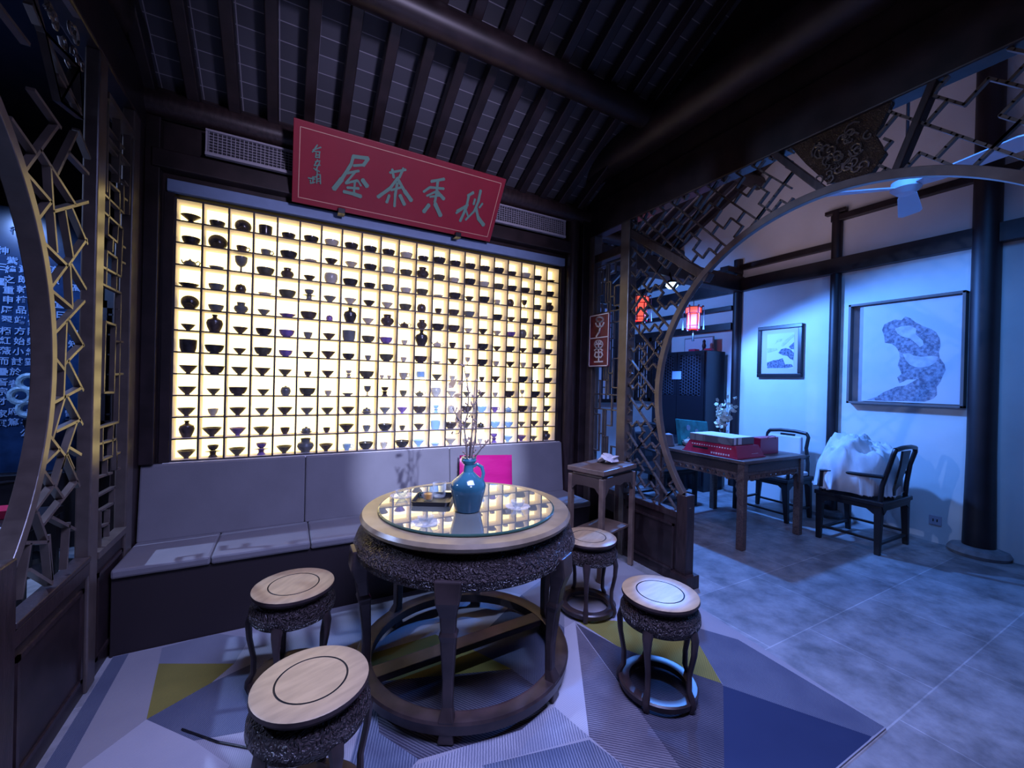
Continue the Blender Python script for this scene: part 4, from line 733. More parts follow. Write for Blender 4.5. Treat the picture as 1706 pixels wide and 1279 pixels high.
sw = sw.build('crumpled_wrapper', M['cloth']); sw.location = (2.13, 2.42, 0.786); tag(sw, 'small crumpled pale plastic wrapper lying on the corner stand', 'wrapper')
# ============================================================ LEFT MOON-GATE SCREEN (plane x = -0.73)
XL = -0.73
def ring_part(mb, x0, x1, cy, cz, ri, ro, a0, a1, n=90):
    vs = []
    for i in range(n+1):
        a = R(a0+(a1-a0)*i/n)
        for x, r in ((x0, ri), (x1, ri), (x1, ro), (x0, ro)): vs.append((x, cy+r*math.cos(a), cz+r*math.sin(a)))
    mb.add(vs, [(i*4+j, i*4+(j+1) % 4, (i+1)*4+(j+1) % 4, (i+1)*4+j) for i in range(n) for j in range(4)]+[(0, 1, 2, 3), (4*n+3, 4*n+2, 4*n+1, 4*n)])
lg = thing('moon_gate_screen', 'left wooden screen with crackle lattice round a big circular opening, before the inscribed stone', 'screen', (XL, 2.1, 0))
mb = MB(); CYL, CZL, RL = 1.108, 1.393, 0.986
ring_part(mb, XL-0.055, XL, CYL, CZL, RL-0.038, RL, -40, 220); mb.build('ring', M['lattice'], lg, 0.003, True)
MB().box(XL-0.06, XL+0.004, 1.752, 1.858, 0, 0.80).build('jamb', M['wood'], lg, 0.006, True)
MB().box(XL-0.05, XL, 2.412, 2.50, 0, 2.76).build('post', M['lattice'], lg, 0.006, True)
MB().box(XL-0.05, XL, 2.865, 2.965, 0, 2.76).build('post', M['lattice'], lg, 0.006, True)
MB().box(XL-0.06, XL+0.004, 0.358, 0.464, 0, 0.80).build('jamb', M['wood'], lg, 0.006, True)
MB().box(XL-0.05, XL, -0.284, -0.196, 0, 2.76).build('post', M['lattice'], lg, 0.006, True)
MB().box(XL-0.045, XL-0.012, -0.196, 0.358, 0.0, 0.52).build('lower_panel', M['wood_deep'], lg, 0, True)
MB().box(XL-0.05, XL, -0.196, 0.358, 0.51, 0.59).build('lower_rail', M['wood'], lg, 0.003, True)
MB().box(XL-0.05, XL+0.006, 1.858, 2.412, 0.572, 0.592).build('rail', M['wood'], lg, 0.003, True)
MB().box(XL-0.05, XL, 1.858, 2.412, 0.51, 0.566).build('lower_rail', M['wood'], lg, 0.003, True)
for a in ((1.858, 2.412, 0.0, 0.52), (2.50, 2.865, 0.0, 0.55)): MB().box(XL-0.045, XL-0.012, *a).build('lower_panel', M['wood_deep'], lg, 0, True)
mo = MB()
for a, b in ((1.90, 2.37), (2.53, 2.84)):
    for z0, z1 in ((0.08, 0.46),):
        for p, q in (((a, z0), (b, z0)), ((b, z0), (b, z1)), ((b, z1), (a, z1)), ((a, z1), (a, z0))): mo.bar((XL-0.010, *p), (XL-0.010, *q), 0.018, 0.012, (1, 0, 0), 0.009)
mo.build('panel_moulding', M['wood'], lg, 0, True)
ice = MB()
for s in ICE: ice.bar((XL-0.020, s[0], s[1]), (XL-0.020, s[2], s[3]), 0.0115, 0.022, (1, 0, 0), 0.003)
for s in ICE:
    if min(s[0], s[2]) > 1.2: ice.bar((XL-0.020, 2*CYL-s[0], s[1]), (XL-0.020, 2*CYL-s[2], s[3]), 0.0115, 0.022, (1, 0, 0), 0.003)
rl = random.Random(21)
# crackle bars of the upper spandrel, up to the beam and behind the ring top
pts = []
for i in range(9):
    for j in range(4):
        y = 0.4+i*0.235+rl.uniform(-0.06, 0.06); z = 2.18+j*0.19+rl.uniform(-0.05, 0.05)
        if math.hypot(y-CYL, z-CZL) > RL+0.02 and z < 2.74 and y < 2.40 and not (y > 1.6 and z < 2.35): pts.append((y, z))
for i, p in enumerate(pts):
    ds = sorted((math.hypot(p[0]-q[0], p[1]-q[1]), q) for q in pts if q != p)[:3]
    for d, q in ds:
        if d < 0.36: ice.bar((XL-0.020, *p), (XL-0.020, *q), 0.0115, 0.022, (1, 0, 0), 0.003)
ice.build('crackle_lattice', M['lattice'], lg, 0, True)
nr = MB()
for s in NARROW:
    if 2.49 < s[0] < 2.90 and 2.49 < s[2] < 2.90: nr.bar((XL-0.020, s[0], s[1]), (XL-0.020, s[2], s[3]), 0.010, 0.020, (1, 0, 0), 0.003)
for z in (0.56, 2.62): nr.bar((XL-0.02, 2.50, z), (XL-0.02, 2.865, z), 0.03, 0.05, (1, 0, 0))
for y in (2.535, 2.835): nr.bar((XL-0.02, y, 2.2), (XL-0.02, y, 2.62), 0.010, 0.03, (1, 0, 0))
nr.bar((XL-0.02, 2.535, 2.45), (XL-0.02, 2.835, 2.45), 0.010, 0.03, (1, 0, 0)); nr.bar((XL-0.02, 2.68, 2.3), (XL-0.02, 2.68, 2.62), 0.010, 0.03, (1, 0, 0))
nr.build('narrow_lattice', M['lattice'], lg, 0, True)
# carved bracket under the beam
br = MB().prism([(2.41, 2.75), (2.41, 2.42), (2.33, 2.50), (2.22, 2.53), (2.12, 2.60), (2.00, 2.63), (1.85, 2.70), (1.6, 2.75)], lambda u, v, d: (d, u, v), XL-0.05, XL-0.035)

# ============================================================ RIGHT MOON-GATE SCREEN (plane x = 2.42)
XR_ = 2.42; CYR, CZR, RR = 1.105, 1.327, 1.108
rg = thing('moon_gate_screen', 'right wooden screen with key-pattern lattice round a big circular opening to the blue side room', 'screen', (XR_, 2.0, 0))
mb = MB(); ring_part(mb, XR_, XR_+0.036, CYR, CZR, RR-0.042, RR, -39.5, 219.5, 140); mb.build('ring', M['lattice'], rg, 0.003, True)
MB().box(XR_-0.004, XR_+0.08, 1.90, 1.985, 0, 0.635).build('jamb', M['wood'], rg, 0.006, True)
MB().box(XR_-0.004, XR_+0.08, 0.225, 0.31, 0, 0.635).build('jamb', M['wood'], rg, 0.006, True)
MB().box(XR_-0.005, XR_+0.085, -0.40, -0.298, 0, 2.73).build('post', M['lattice'], rg, 0.006, True)
MB().box(XR_, XR_+0.07, -0.298, 0.225, 0.46, 0.505).build('rail', M['wood'], rg, 0.004, True)
MB().box(XR_+0.015, XR_+0.05, -0.298, 0.225, 0.0, 0.47).build('lower_panel', M['wood_deep'], rg, 0, True)
MB().box(XR_-0.03, XR_+0.10, 1.865, 2.01, 0, 0.09).build('jamb_foot', M['wood'], rg, 0.006, True)
MB().box(XR_-0.005, XR_+0.085, 2.508, 2.61, 0, 2.73).build('post', M['lattice'], rg, 0.006, True)
MB().box(XR_-0.005, XR_+0.085, 2.945, 3.018, 0, 2.73).build('post', M['lattice'], rg, 0.006, True)
for a in ((1.985, 2.508, 0.46, 0.505), (2.61, 2.945, 0.46, 0.50), (2.61, 2.945, 2.48, 2.55)): MB().box(XR_, XR_+0.07, *a).build('rail', M['wood'], rg, 0.004, True)
for a in ((1.985, 2.508), (2.61, 2.945)): MB().box(XR_+0.015, XR_+0.05, *a, 0.0, 0.47).build('lower_panel', M['wood_deep'], rg, 0, True)
mo = MB()
for p, q in (((2.02, 0.08), (2.465, 0.08)), ((2.465, 0.08), (2.465, 0.40)), ((2.465, 0.40), (2.02, 0.40)), ((2.02, 0.40), (2.02, 0.08))): mo.bar((XR_+0.012, *p), (XR_+0.012, *q), 0.016, 0.012, (1, 0, 0), 0.008)
mo.build('panel_moulding', M['wood'], rg, 0, True)
# key pattern at 45 degrees
def diag(u, v): return ((u-v)*0.7071+1.3, (u+v)*0.7071+0.7)
def okz(y, z):
    return math.hypot(y-CYR, z-CZR) > RR-0.005 and 0.50 < z < 2.735 and -0.30 < y < 2.515 and not (z > 2.40 and 0.90 < y < 1.30)
def key_pattern(s_, name, lo_y, hi_y, w):
    sg_ = []; m_ = int(4.2/s_/3)
    for k in range(-m_, m_):
        V = k*3*s_
        for i in range(-3*m_, 3*m_): sg_.append(((i*s_, V), ((i+1)*s_, V)))
        for i in range(-m_, m_):
            u = i*3*s_; hi = V+2*s_; lo = V+s_; w1 = 1.5*s_
            sg_ += [((u, lo), (u+w1*0.5, lo)), ((u+w1*0.5, lo), (u+w1, lo)), ((u+w1, lo), (u+w1, hi)), ((u+w1, hi), (u+1.5*w1, hi)), ((u+1.5*w1, hi), (u+2*w1, hi)), ((u+2*w1, hi), (u+2*w1, lo)),
                      ((u+w1*0.5, V), (u+w1*0.5, lo)), ((u+1.5*w1, hi), (u+1.5*w1, V+3*s_))]
    for k in range(-m_//2, m_):
        for i in range(-3*m_, 3*m_): sg_.append(((k*6*s_+0.75*s_, i*s_), (k*6*s_+0.75*s_, (i+1)*s_)))
    key = MB()
    for a, b in sg_:
        for t0, t1 in ((0, 0.5), (0.5, 1)):
            p = diag(a[0]+(b[0]-a[0])*t0, a[1]+(b[1]-a[1])*t0); q = diag(a[0]+(b[0]-a[0])*t1, a[1]+(b[1]-a[1])*t1)
            my, mz = (p[0]+q[0])/2, (p[1]+q[1])/2
            if okz(my, mz) and lo_y < my < hi_y: key.bar((XR_+0.03, *p), (XR_+0.03, *q), w, 0.022, (1, 0, 0), 0.003)
    key.build(name, M['lattice'], rg, 0, True)
key_pattern(0.071, 'key_lattice', 0.93, 3, 0.0095)
key_pattern(0.095, 'fret_lattice', -1, 0.93, 0.011)
for a in ((2.56, 2.66, 1.80, 2.11, 0.06), (1.39, 2.74, 1.13, 2.42, 0.035), (0.72, 2.74, 0.84, 2.40, 0.03)): MB().bar((XR_+0.035, a[0], a[1]), (XR_+0.035, a[2], a[3]), a[4], 0.06, (1, 0, 0)).build('brace', M['wood'], rg, 0.004, True)
md = MB().prism([(1.30, 2.73), (1.22, 2.60), (1.12, 2.46), (1.06, 2.435), (0.93, 2.43), (0.88, 2.50), (0.92, 2.60), (0.86, 2.73)], lambda u, v, d: (d, u, v), XR_+0.015, XR_+0.05); md.build('carved_panel', M['browncarve'], rg, 0.003, True)
def scrolls(parent, region, x, n, seed):
    rs = random.Random(seed); sc_ = MB()
    for k in range(n):
        y, z = region(rs); r0_ = rs.uniform(0.02, 0.045); a0 = rs.uniform(0, 6.28); sg = rs.choice((-1, 1))
        sc_.tube([(x, y+r0_*(1-t/9)*math.cos(a0+sg*t*0.75), z+r0_*(1-t/9)*math.sin(a0+sg*t*0.75)) for t in range(9)], 0.0055, 6)
    o = sc_.build('carved_scrolls', M['lattice'], parent, 0, True); tag(o, None, None, None, 'stuff')
scrolls(rg, lambda r: (lambda y: (y, r.uniform(2.47, 2.69)))(r.uniform(0.93, 1.17)), XR_+0.012, 34, 2)
scrolls(lg, lambda r: (lambda t: (2.38-t*0.5, 2.72-r.uniform(0.0, 0.22)*(1-t)))(r.random()), XL-0.03, 22, 3)
# narrow leaf with rectangular lattice
np_ = MB(); Y0, Y1 = 2.635, 2.92
def nb(y0, z0, y1, z1): np_.bar((XR_+0.03, y0, z0), (XR_+0.03, y1, z1), 0.0095, 0.018, (1, 0, 0), 0.003)
for y in (2.625, 2.93): nb(y, 0.52, y, 2.47)
for zb in (0.55, 1.30, 2.02):
    h = 0.42 if zb > 2 else 0.62
    ya, yb, yc, yd = 2.70, 2.75, 2.81, 2.86
    nb(Y0, zb, Y1, zb); nb(Y0, zb+h, Y1, zb+h)
    nb(yb, zb, yb, zb+h*0.62); nb(yc, zb+h*0.2, yc, zb+h); nb(2.78, zb, 2.78, zb+h); nb(ya, zb+h*0.1, ya, zb+h*0.5); nb(yd, zb+h*0.4, yd, zb+h*0.92)
    nb(Y0, zb+h*0.1, ya, zb+h*0.1); nb(ya, zb+h*0.5, Y0, zb+h*0.5); nb(yd, zb+h*0.92, Y1, zb+h*0.92); nb(yd, zb+h*0.4, Y1, zb+h*0.4)
    nb(ya, zb+h*0.3, yb, zb+h*0.3); nb(yc, zb+h*0.65, yd, zb+h*0.65); nb(yb, zb+h*0.62, yc, zb+h*0.62); nb(yb, zb+h*0.2, yc, zb+h*0.2)
    nb(ya, zb+h*0.78, ya, zb+h); nb(ya, zb+h*0.78, yb, zb+h*0.78); nb(yd, zb, yd, zb+h*0.2)
for y in (2.70, 2.86): nb(y, 1.17, y, 1.30); nb(y, 1.92, y, 2.02)
np_.build('narrow_lattice', M['lattice'], rg, 0, True)
pq = thing('seal_plaque', 'dark red plaque with two white seal characters on the narrow lattice leaf', 'plaque', (2.40, 2.835, 1.54))
MB().box(2.397, 2.412, 2.703, 2.966, 1.54, 2.006).build('board', M['maroon'], pq, 0.003, True)
ln = MB()
for p, q in (((2.712, 1.549), (2.957, 1.549)), ((2.957, 1.549), (2.957, 1.997)), ((2.957, 1.997), (2.712, 1.997)), ((2.712, 1.997), (2.712, 1.549)), ((2.712, 1.797), (2.957, 1.797))): ln.bar((2.396, *p), (2.396, *q), 0.008, 0.004, (1, 0, 0), 0.004)
ln.build('border_line', M['white'], pq, 0, True)
c1 = MB(); c2 = MB()
for st in SEAL:
    pts = st[1:]; mb = c1 if pts[0][1] > 1.80 else c2
    for i in range(len(pts)-1): mb.bar((2.395, *pts[i]), (2.395, *pts[i+1]), st[0]*1.2, 0.005, (1, 0, 0), st[0]*0.45)
c1.build('character', M['white'], pq, 0, True); c2.build('character', M['white'], pq, 0, True)

# ============================================================ SIDE ROOM FURNITURE
t2 = thing('square_table', 'square brown wooden table with openwork apron under the red gift box', 'table', (3.88, 2.60, 0))
X0, X1, Y0_, Y1_ = -0.47, 0.47, -0.475, 0.475
MB().box(X0-0.01, X1+0.01, Y0_-0.01, Y1_+0.01, 0.735, 0.765).build('top', M['brownwood'], t2, 0.006)
MB().box(X0+0.01, X1-0.01, Y0_+0.01, Y1_-0.01, 0.655, 0.735).build('apron', M['browncarve'], t2, 0.003)
ap = MB()
def fretstrip(fn):
    for k in range(9):
        u = -0.36+0.08*k+0.04; w1 = 0.03
        z0 = 0.575+0.025*abs(k-4)/4*-1+0.01
        for p, q in (((u-w1, 0.64), (u-w1*0.4, z0+0.03)), ((u-w1*0.4, z0+0.03), (u+w1*0.4, z0+0.03)), ((u+w1*0.4, z0+0.03), (u+w1, 0.64)), ((u, z0+0.03), (u, 0.655))):
            ap.bar(fn(*p), fn(*q), 0.016, 0.016, (0.3, 0.4, 0), 0.006)
    ap.bar(fn(-0.40, 0.60), fn(0.40, 0.60), 0.014, 0.018, (0.3, 0.4, 0))
    ap.bar(fn(-0.40, 0.645), fn(0.40, 0.645), 0.02, 0.018, (0.3, 0.4, 0))
    for s in (-1, 1):
        ap.prism([(s*0.425, 0.655), (s*0.425, 0.44), (s*0.41, 0.44), (s*0.395, 0.47), (s*0.405, 0.50), (s*0.39, 0.53), (s*0.40, 0.57), (s*0.375, 0.60), (s*0.36, 0.655)], lambda u, v, d: Vector(fn(u, v))+Vector((0.3*d, 0.4*d, 0)), -0.02, 0.02)
fretstrip(lambda u, z: (u, Y0_+0.02, z)); fretstrip(lambda u, z: (X0+0.02, u, z)); fretstrip(lambda u, z: (u, Y1_-0.02, z)); fretstrip(lambda u, z: (X1-0.02, u, z))
ap.build('openwork_spandrel', M['brownwood'], t2)
for sx in (-1, 1):
    for sy in (-1, 1): MB().box(sx*0.44-0.03, sx*0.44+0.03, sy*0.445-0.03, sy*0.445+0.03, 0, 0.735).build('leg', M['brownwood'], t2, 0.006)
ZB = 0.7652
def wedge(mb, x0, x1, y0, y1, z0, z1, ins):
    vs = [(x0, y0, z0), (x1, y0, z0), (x1, y1, z0), (x0, y1, z0), (x0+ins, y0+ins, z1), (x1-ins, y0+ins, z1), (x1-ins, y1-ins, z1), (x0+ins, y1-ins, z1)]
    return mb.add(vs, [(3, 2, 1, 0), (4, 5, 6, 7), (0, 1, 5, 4), (1, 2, 6, 5), (2, 3, 7, 6), (3, 0, 4, 7)])
def text(body, size, loc, xaxis, up, m, name, parent=None, ext=0.0006, off=0.0):
    cu_ = bpy.data.curves.new(name, 'FONT'); cu_.body = body; cu_.size = size; cu_.extrude = ext; cu_.align_x = 'CENTER'; cu_.align_y = 'CENTER'; cu_.offset = off; cu_.resolution_u = 2
    tmp = bpy.data.objects.new(name+'_tmp', cu_); C.objects.link(tmp)
    bpy.context.view_layer.update()
    me = bpy.data.meshes.new_from_object(tmp.evaluated_get(bpy.context.evaluated_depsgraph_get()))
    bpy.data.objects.remove(tmp)
    X = Vector(xaxis).normalized(); Y = Vector(up).normalized(); Z = X.cross(Y)
    mt = Matrix((X, Y, Z)).transposed().to_4x4(); mt.translation = Vector(loc)
    me.transform(mt); me.materials.clear(); me.materials.append(m)
    o = bpy.data.objects.new(name, me); C.objects.link(o)
    if parent is not None: o.parent = parent; me.transform(Matrix.Translation(-parent.location))
    return o
rb = thing('gift_box', 'large flat crimson gift box with sloping sides on the square table', 'box', (3.66, 2.47, ZB)); rb_a = R(0)
wedge(MB(), 3.43, 3.84, 2.20, 2.76, ZB, ZB+0.105, 0.04).build('box_body', M['redbox'], rb, 0.004, True)
MB().box(3.425, 3.845, 2.195, 2.765, ZB, ZB+0.008).build('base_edge', M['redbox'], rb, 0, True)
ob = MB(); ob.bar((3.4475, 2.50, ZB+0.05), (3.4475, 2.66, ZB+0.05), 0.02, 0.004, (1, 0, 0)); ob.build('slot', M['blackwood'], rb, 0, True)
lt = MB()
for k in range(16): lt.bar((3.4585, 2.68-k*0.026, ZB+0.078), (3.4585, 2.667-k*0.026, ZB+0.078), 0.010, 0.003, (1, 0, 0))
for k in range(8): lt.bar((3.437, 2.46-k*0.024, ZB+0.02), (3.437, 2.446-k*0.024, ZB+0.02), 0.018, 0.003, (1, 0, 0))
for k in range(5): lt.bar((3.66+k*0.02, 2.214, ZB+0.03), (3.672+k*0.02, 2.214, ZB+0.03), 0.014, 0.003, (0, 1, 0))
lt.build('white_print', M['white_carton'], rb, 0, True)
gb = thing('grey_gift_box', 'flat grey carton with pale blue-white top lying on the crimson gift box', 'box', (3.66, 2.52, ZB+0.106))
MB().box(3.475, 3.80, 2.28, 2.72, ZB+0.106, ZB+0.170).build('box_body', M['grey_carton'], gb, 0.004, True)
MB().box(3.477, 3.798, 2.282, 2.718, ZB+0.1702, ZB+0.174).build('lid', M['white_carton'], gb, 0.001, True)
MB().box(3.50, 3.53, 2.2785, 2.2798, ZB+0.11, ZB+0.17).box(3.56, 3.61, 2.2785, 2.2798, ZB+0.11, ZB+0.17).build('label', M['white_carton'], gb, 0, True)
rbag = thing('red_gift_bag', 'upright bright red paper gift bag behind the crimson box', 'bag', (4.06, 2.32, ZB))
wedge(MB(), 3.90, 4.20, 2.28, 2.38, ZB, ZB+0.155, 0.002).build('bag_body', M['lampframe'] if False else M['redbox'], rbag, 0.003, True)
MB().tube([(3.99, 2.272, ZB+0.14), (4.0, 2.268, ZB+0.165), (4.06, 2.268, ZB+0.175), (4.12, 2.268, ZB+0.165), (4.13, 2.272, ZB+0.14)], 0.003, 6).build('handle', M['red'], rbag, 0, True)
tbg = thing('teal_gift_bag', 'shiny teal printed gift bag leaning at the back of the square table', 'bag', (3.84, 2.94, ZB))
w_ = MB(); w_.prism([(3.68, 0), (4.14, 0), (4.12, 0.235), (3.66, 0.275)], lambda u, v, d: (u, 3.0+d+v*0.1, ZB+v), -0.02, 0.025); w_.build('bag_body', M['teal'], tbg, 0.003, True)
w_ = MB()
for cx_, cz_, r_ in ((3.80, 0.18, 0.03), (3.93, 0.14, 0.024), (4.0, 0.09, 0.03)): w_.lathe([(0, -0.003), (r_, -0.003), (r_, 0.003), (0, 0.003)], 16, (cx_, 2.977+cz_*0.1-0.0, ZB+cz_), Matrix.Rotation(R(84), 3, 'X'))
w_.build('white_print', M['glaze_u'], tbg, 0, True)
tp = vessel('t', 'l', 0.115); tp = tp; 
tp.location = (3.72, 2.93, ZB); tag(tp, 'pale rounded teapot beside the teal gift bag on the square table', 'teapot')
kt = thing('gooseneck_kettle', 'kettle with tall pale curved spout at the back left of the square table', 'kettle', (3.50, 3.0, ZB))
for k_ in (1,):
    MB().lathe([(0, 0), (0.06, 0), (0.065, 0.01), (0.05, 0.10), (0.045, 0.12), (0.02, 0.13), (0, 0.135)], 24).build('body', M['grey_carton'], kt)
    MB().tube([(-0.055, 0, 0.03), (-0.085, 0, 0.06), (-0.088, 0, 0.14), (-0.10, 0, 0.21), (-0.125, 0, 0.235)], [0.012, 0.010, 0.008, 0.007, 0.007], 8).build('spout', M['glaze_l'], kt)
fv = thing('flower_vase', 'clear round glass vase on the square table holding white blossom', 'vase', (4.0, 2.72, ZB))
MB().lathe([(0, 0.002), (0.05, 0.002), (0.085, 0.05), (0.088, 0.09), (0.06, 0.13), (0.035, 0.155), (0.045, 0.18), (0.042, 0.18), (0.032, 0.155), (0.056, 0.13), (0.083, 0.09), (0.08, 0.05), (0.046, 0.006), (0, 0.006)], 28).build('glass_body', M['glass'], fv)
bl = thing('blossom_branches', 'white blossoming branches standing in the glass vase on the square table', 'flowers', (4.0, 2.72, ZB+0.15)); rb_ = random.Random(4); bm_ = MB(); fl = MB()
for k in range(11):
    a = rb_.uniform(0, 6.28); p = Vector((0, 0, -0.10)); L = [p.copy(), Vector((0.02*math.cos(a), 0.02*math.sin(a), 0.02))]
    tgt = Vector((rb_.uniform(-0.17, 0.15), rb_.uniform(-0.1, 0.1), rb_.uniform(0.10, 0.40)))
    for t in (0.35, 0.7, 1.0): L.append(L[1].lerp(tgt, t)+Vector((rb_.uniform(-0.015, 0.015), 0, rb_.uniform(-0.01, 0.02))))
    bm_.tube(L, [0.003, 0.0028, 0.0022, 0.0018, 0.001], 5)
    for _ in range(11):
        t = rb_.uniform(0.2, 1.0); c = L[1].lerp(tgt, t)+Vector((rb_.uniform(-0.035, 0.035), rb_.uniform(-0.03, 0.03), rb_.uniform(-0.03, 0.03)))
        T = Euler((rb_.uniform(0, 3), rb_.uniform(0, 3), 0)).to_matrix()
        for q in range(5):
            a2 = q*1.257; v = T @ Vector((0.012*math.cos(a2), 0.012*math.sin(a2), 0)); fl.lathe([(0, -0.002), (0.009, -0.0005), (0.011, 0.001), (0, 0.004)], 6, c+v, T)
bm_.build('branches', M['branch'], bl); tag(fl.build('petals', M['flower'], bl), None, None, None, 'stuff')
# chairs
def armchair(name, label, cat, loc, rz, cushion=False):
    t = thing(name, label, cat, loc, rz); w, d, h = 0.60, 0.48, 0.46    # seat width (x), depth (y); back at y=0, front at y=d
    w2 = w/2
    MB().box(-w2, w2, -0.02, d+0.02, h-0.05, h-0.01).build('seat', M['blackwood'], t, 0.008)
    for sx in (-1, 1):
        for y in (0.02, d-0.02):
            lg_ = MB(); lg_.add([(sx*(w2-0.07), y-0.025, h-0.05), (sx*(w2-0.01), y-0.025, h-0.05), (sx*(w2-0.01), y+0.03, h-0.05), (sx*(w2-0.07), y+0.03, h-0.05), (sx*(w2-0.035), y-0.022, 0), (sx*(w2+0.0), y-0.022, 0), (sx*(w2+0.0), y+0.018, 0), (sx*(w2-0.035), y+0.018, 0)],
                          [(0, 1, 2, 3), (7, 6, 5, 4), (0, 4, 5, 1), (1, 5, 6, 2), (2, 6, 7, 3), (3, 7, 4, 0)]); lg_.build('leg', M['blackwood'], t, 0.005)
    ap_ = MB()
    for y in (0.0, d-0.005): ap_.prism([(-w2+0.02, h-0.05), (w2-0.02, h-0.05), (w2-0.05, h-0.12), (w2-0.10, h-0.085), (-w2+0.10, h-0.085), (-w2+0.05, h-0.12)], lambda u, v, q, y=y: (u, y+q, v), -0.01, 0.01)
    for x in (-w2+0.02, w2-0.02): ap_.prism([(0.03, h-0.05), (d-0.03, h-0.05), (d-0.05, h-0.12), (d-0.1, h-0.085), (0.1, h-0.085), (0.05, h-0.12)], lambda u, v, q, x=x: (x+q, u, v), -0.01, 0.01)
    ap_.build('apron', M['blackwood'], t)
    sb = MB()
    for x in (-w2+0.02, w2-0.02): sb.bar((x, 0.0, 0.12), (x, d, 0.12), 0.03, 0.02)
    for y in (0.02, d-0.02): sb.bar((-w2+0.02, y, 0.09), (w2-0.02, y, 0.09), 0.03, 0.02)
    sb.build('stretcher', M['blackwood'], t, 0.003)
    bk = MB()
    for sx in (-1, 1): bk.tube([(sx*(w2-0.05), 0.02, h-0.02), (sx*(w2-0.05), 0.01, h+0.12), (sx*(w2-0.085), -0.02, h+0.28), (sx*(w2-0.08), -0.05, h+0.40), (sx*(w2-0.10), -0.055, h+0.435)], [0.019, 0.018, 0.018, 0.018, 0.018], 10)
    bk.tube([(-w2+0.10, -0.055, h+0.435), (-0.08, -0.065, h+0.45), (0.08, -0.065, h+0.45), (w2-0.10, -0.055, h+0.435)], 0.020, 10)
    bk.build('back_frame', M['blackwood'], t)
    sp = MB(); pr = [(0.0, 0.00, 0.065), (0.08, 0.0, 0.065), (0.2, -0.02, 0.055), (0.32, -0.045, 0.065), (0.44, -0.06, 0.08)]
    vs = []
    for z, y, hw in pr: vs += [(-hw, y-0.008, h-0.02+z), (hw, y-0.008, h-0.02+z), (hw, y+0.008, h-0.02+z), (-hw, y+0.008, h-0.02+z)]
    sp.add(vs, [(i*4+j, i*4+(j+1) % 4, (i+1)*4+(j+1) % 4, (i+1)*4+j) for i in range(4) for j in range(4)]+[(3, 2, 1, 0), (16, 17, 18, 19)]); sp.build('back_splat', M['blackwood'], t, 0.002)
    for sx in (-1, 1):
        MB().tube([(sx*(w2-0.055), 0.0, h+0.20), (sx*(w2-0.02), 0.16, h+0.195), (sx*(w2-0.015), 0.34, h+0.19), (sx*(w2-0.02), d-0.03, h+0.175), (sx*(w2-0.02), d-0.03, h-0.02)], 0.016, 10).build('arm', M['blackwood'], t)
    if cushion:
        MB().box(-w2+0.03, w2-0.03, 0.03, d, h-0.009, h+0.035).build('seat_pad', M['seatwhite'], t, 0.014)
        MB().box(-w2+0.12, w2-0.12, -0.03, 0.02, h+0.06, h+0.40).build('back_pad', M['seatwhite'], t, 0.014)
    return t
ch1 = armchair('armchair', 'black wooden armchair with curved splat, heaped with white cloth, its back to the viewer', 'chair', (4.70, 1.56, 0), 0)
ch2 = armchair('armchair', 'dark armchair with white padded seat and back between the square table and the wall', 'chair', (5.02, 2.66, 0), R(90), True)
ch3 = armchair('armchair', 'dark armchair beyond the square table, mostly hidden behind the ring of the right screen', 'chair', (3.95, 3.68, 0), R(180))
# heap of cloth on chair
hp = MB(); rc = random.Random(9); NX, NY = 40, 34; vs = []
from mathutils import noise as mn
for j in range(NY+1):
    for i in range(NX+1):
        u = i/NX*2-1; v = j/NY*2-1
        r = math.hypot(u, v*1.0); edge = max(0, 1-r**2.4)
        x = u*0.38+0.05; y = v*0.31; hgt = 0.10+0.44*edge**0.5*(0.80+0.25*mn.noise(Vector((u*1.6, v*1.6, 3))))
        fold = 0.085*mn.noise(Vector((u*3.2+v*1.5, v*2.2, 1)))+0.035*abs(mn.noise(Vector((u*6, v*7, 5))))+0.012*mn.noise(Vector((u*14, v*14, 2)))
        rg_ = 1-abs(mn.noise(Vector((u*2.6+v*1.2, v*2.9-u, 4))))*2.2; fold += 0.055*max(0, rg_)**3*edge**0.3
        z = hgt+fold if r < 1 else 0.02+0.05*max(0, 1.2-r)
        z = max(0.0, z)
        vs.append((x+0.03*mn.noise(Vector((u*3, v*3, 8))), y+0.03*mn.noise(Vector((u*3, v*3, 12))), z))
hp.add(vs, [(j*(NX+1)+i, j*(NX+1)+i+1, (j+1)*(NX+1)+i+1, (j+1)*(NX+1)+i) for j in range(NY) for i in range(NX) if math.hypot((i+0.5)/NX*2-1, (j+0.5)/NY*2-1) < 1.06], True)
base = [(x, y, 0.0) for x, y, z in vs]
ho = hp.build('cloth_heap', M['cloth'], None, 0, False, False)
sd = ho.modifiers.new('thick', 'SOLIDIFY'); sd.thickness = 0.012; sd.offset = -1
ho.location = (4.71, 1.86, 0.455); ho.rotation_euler = (0, 0, R(8)); tag(ho, 'big rumpled heap of white cloth piled on the black armchair', 'cloth')
pc = thing('pillow', 'flat pale pillow standing against the splat inside the black armchair', 'pillow', (4.78, 1.64, 0.465))
wedge(MB(), -0.17, 0.17, -0.03, 0.05, 0, 0.30, 0.006).build('pillow_body', M['seatwhite'], pc, 0.015)
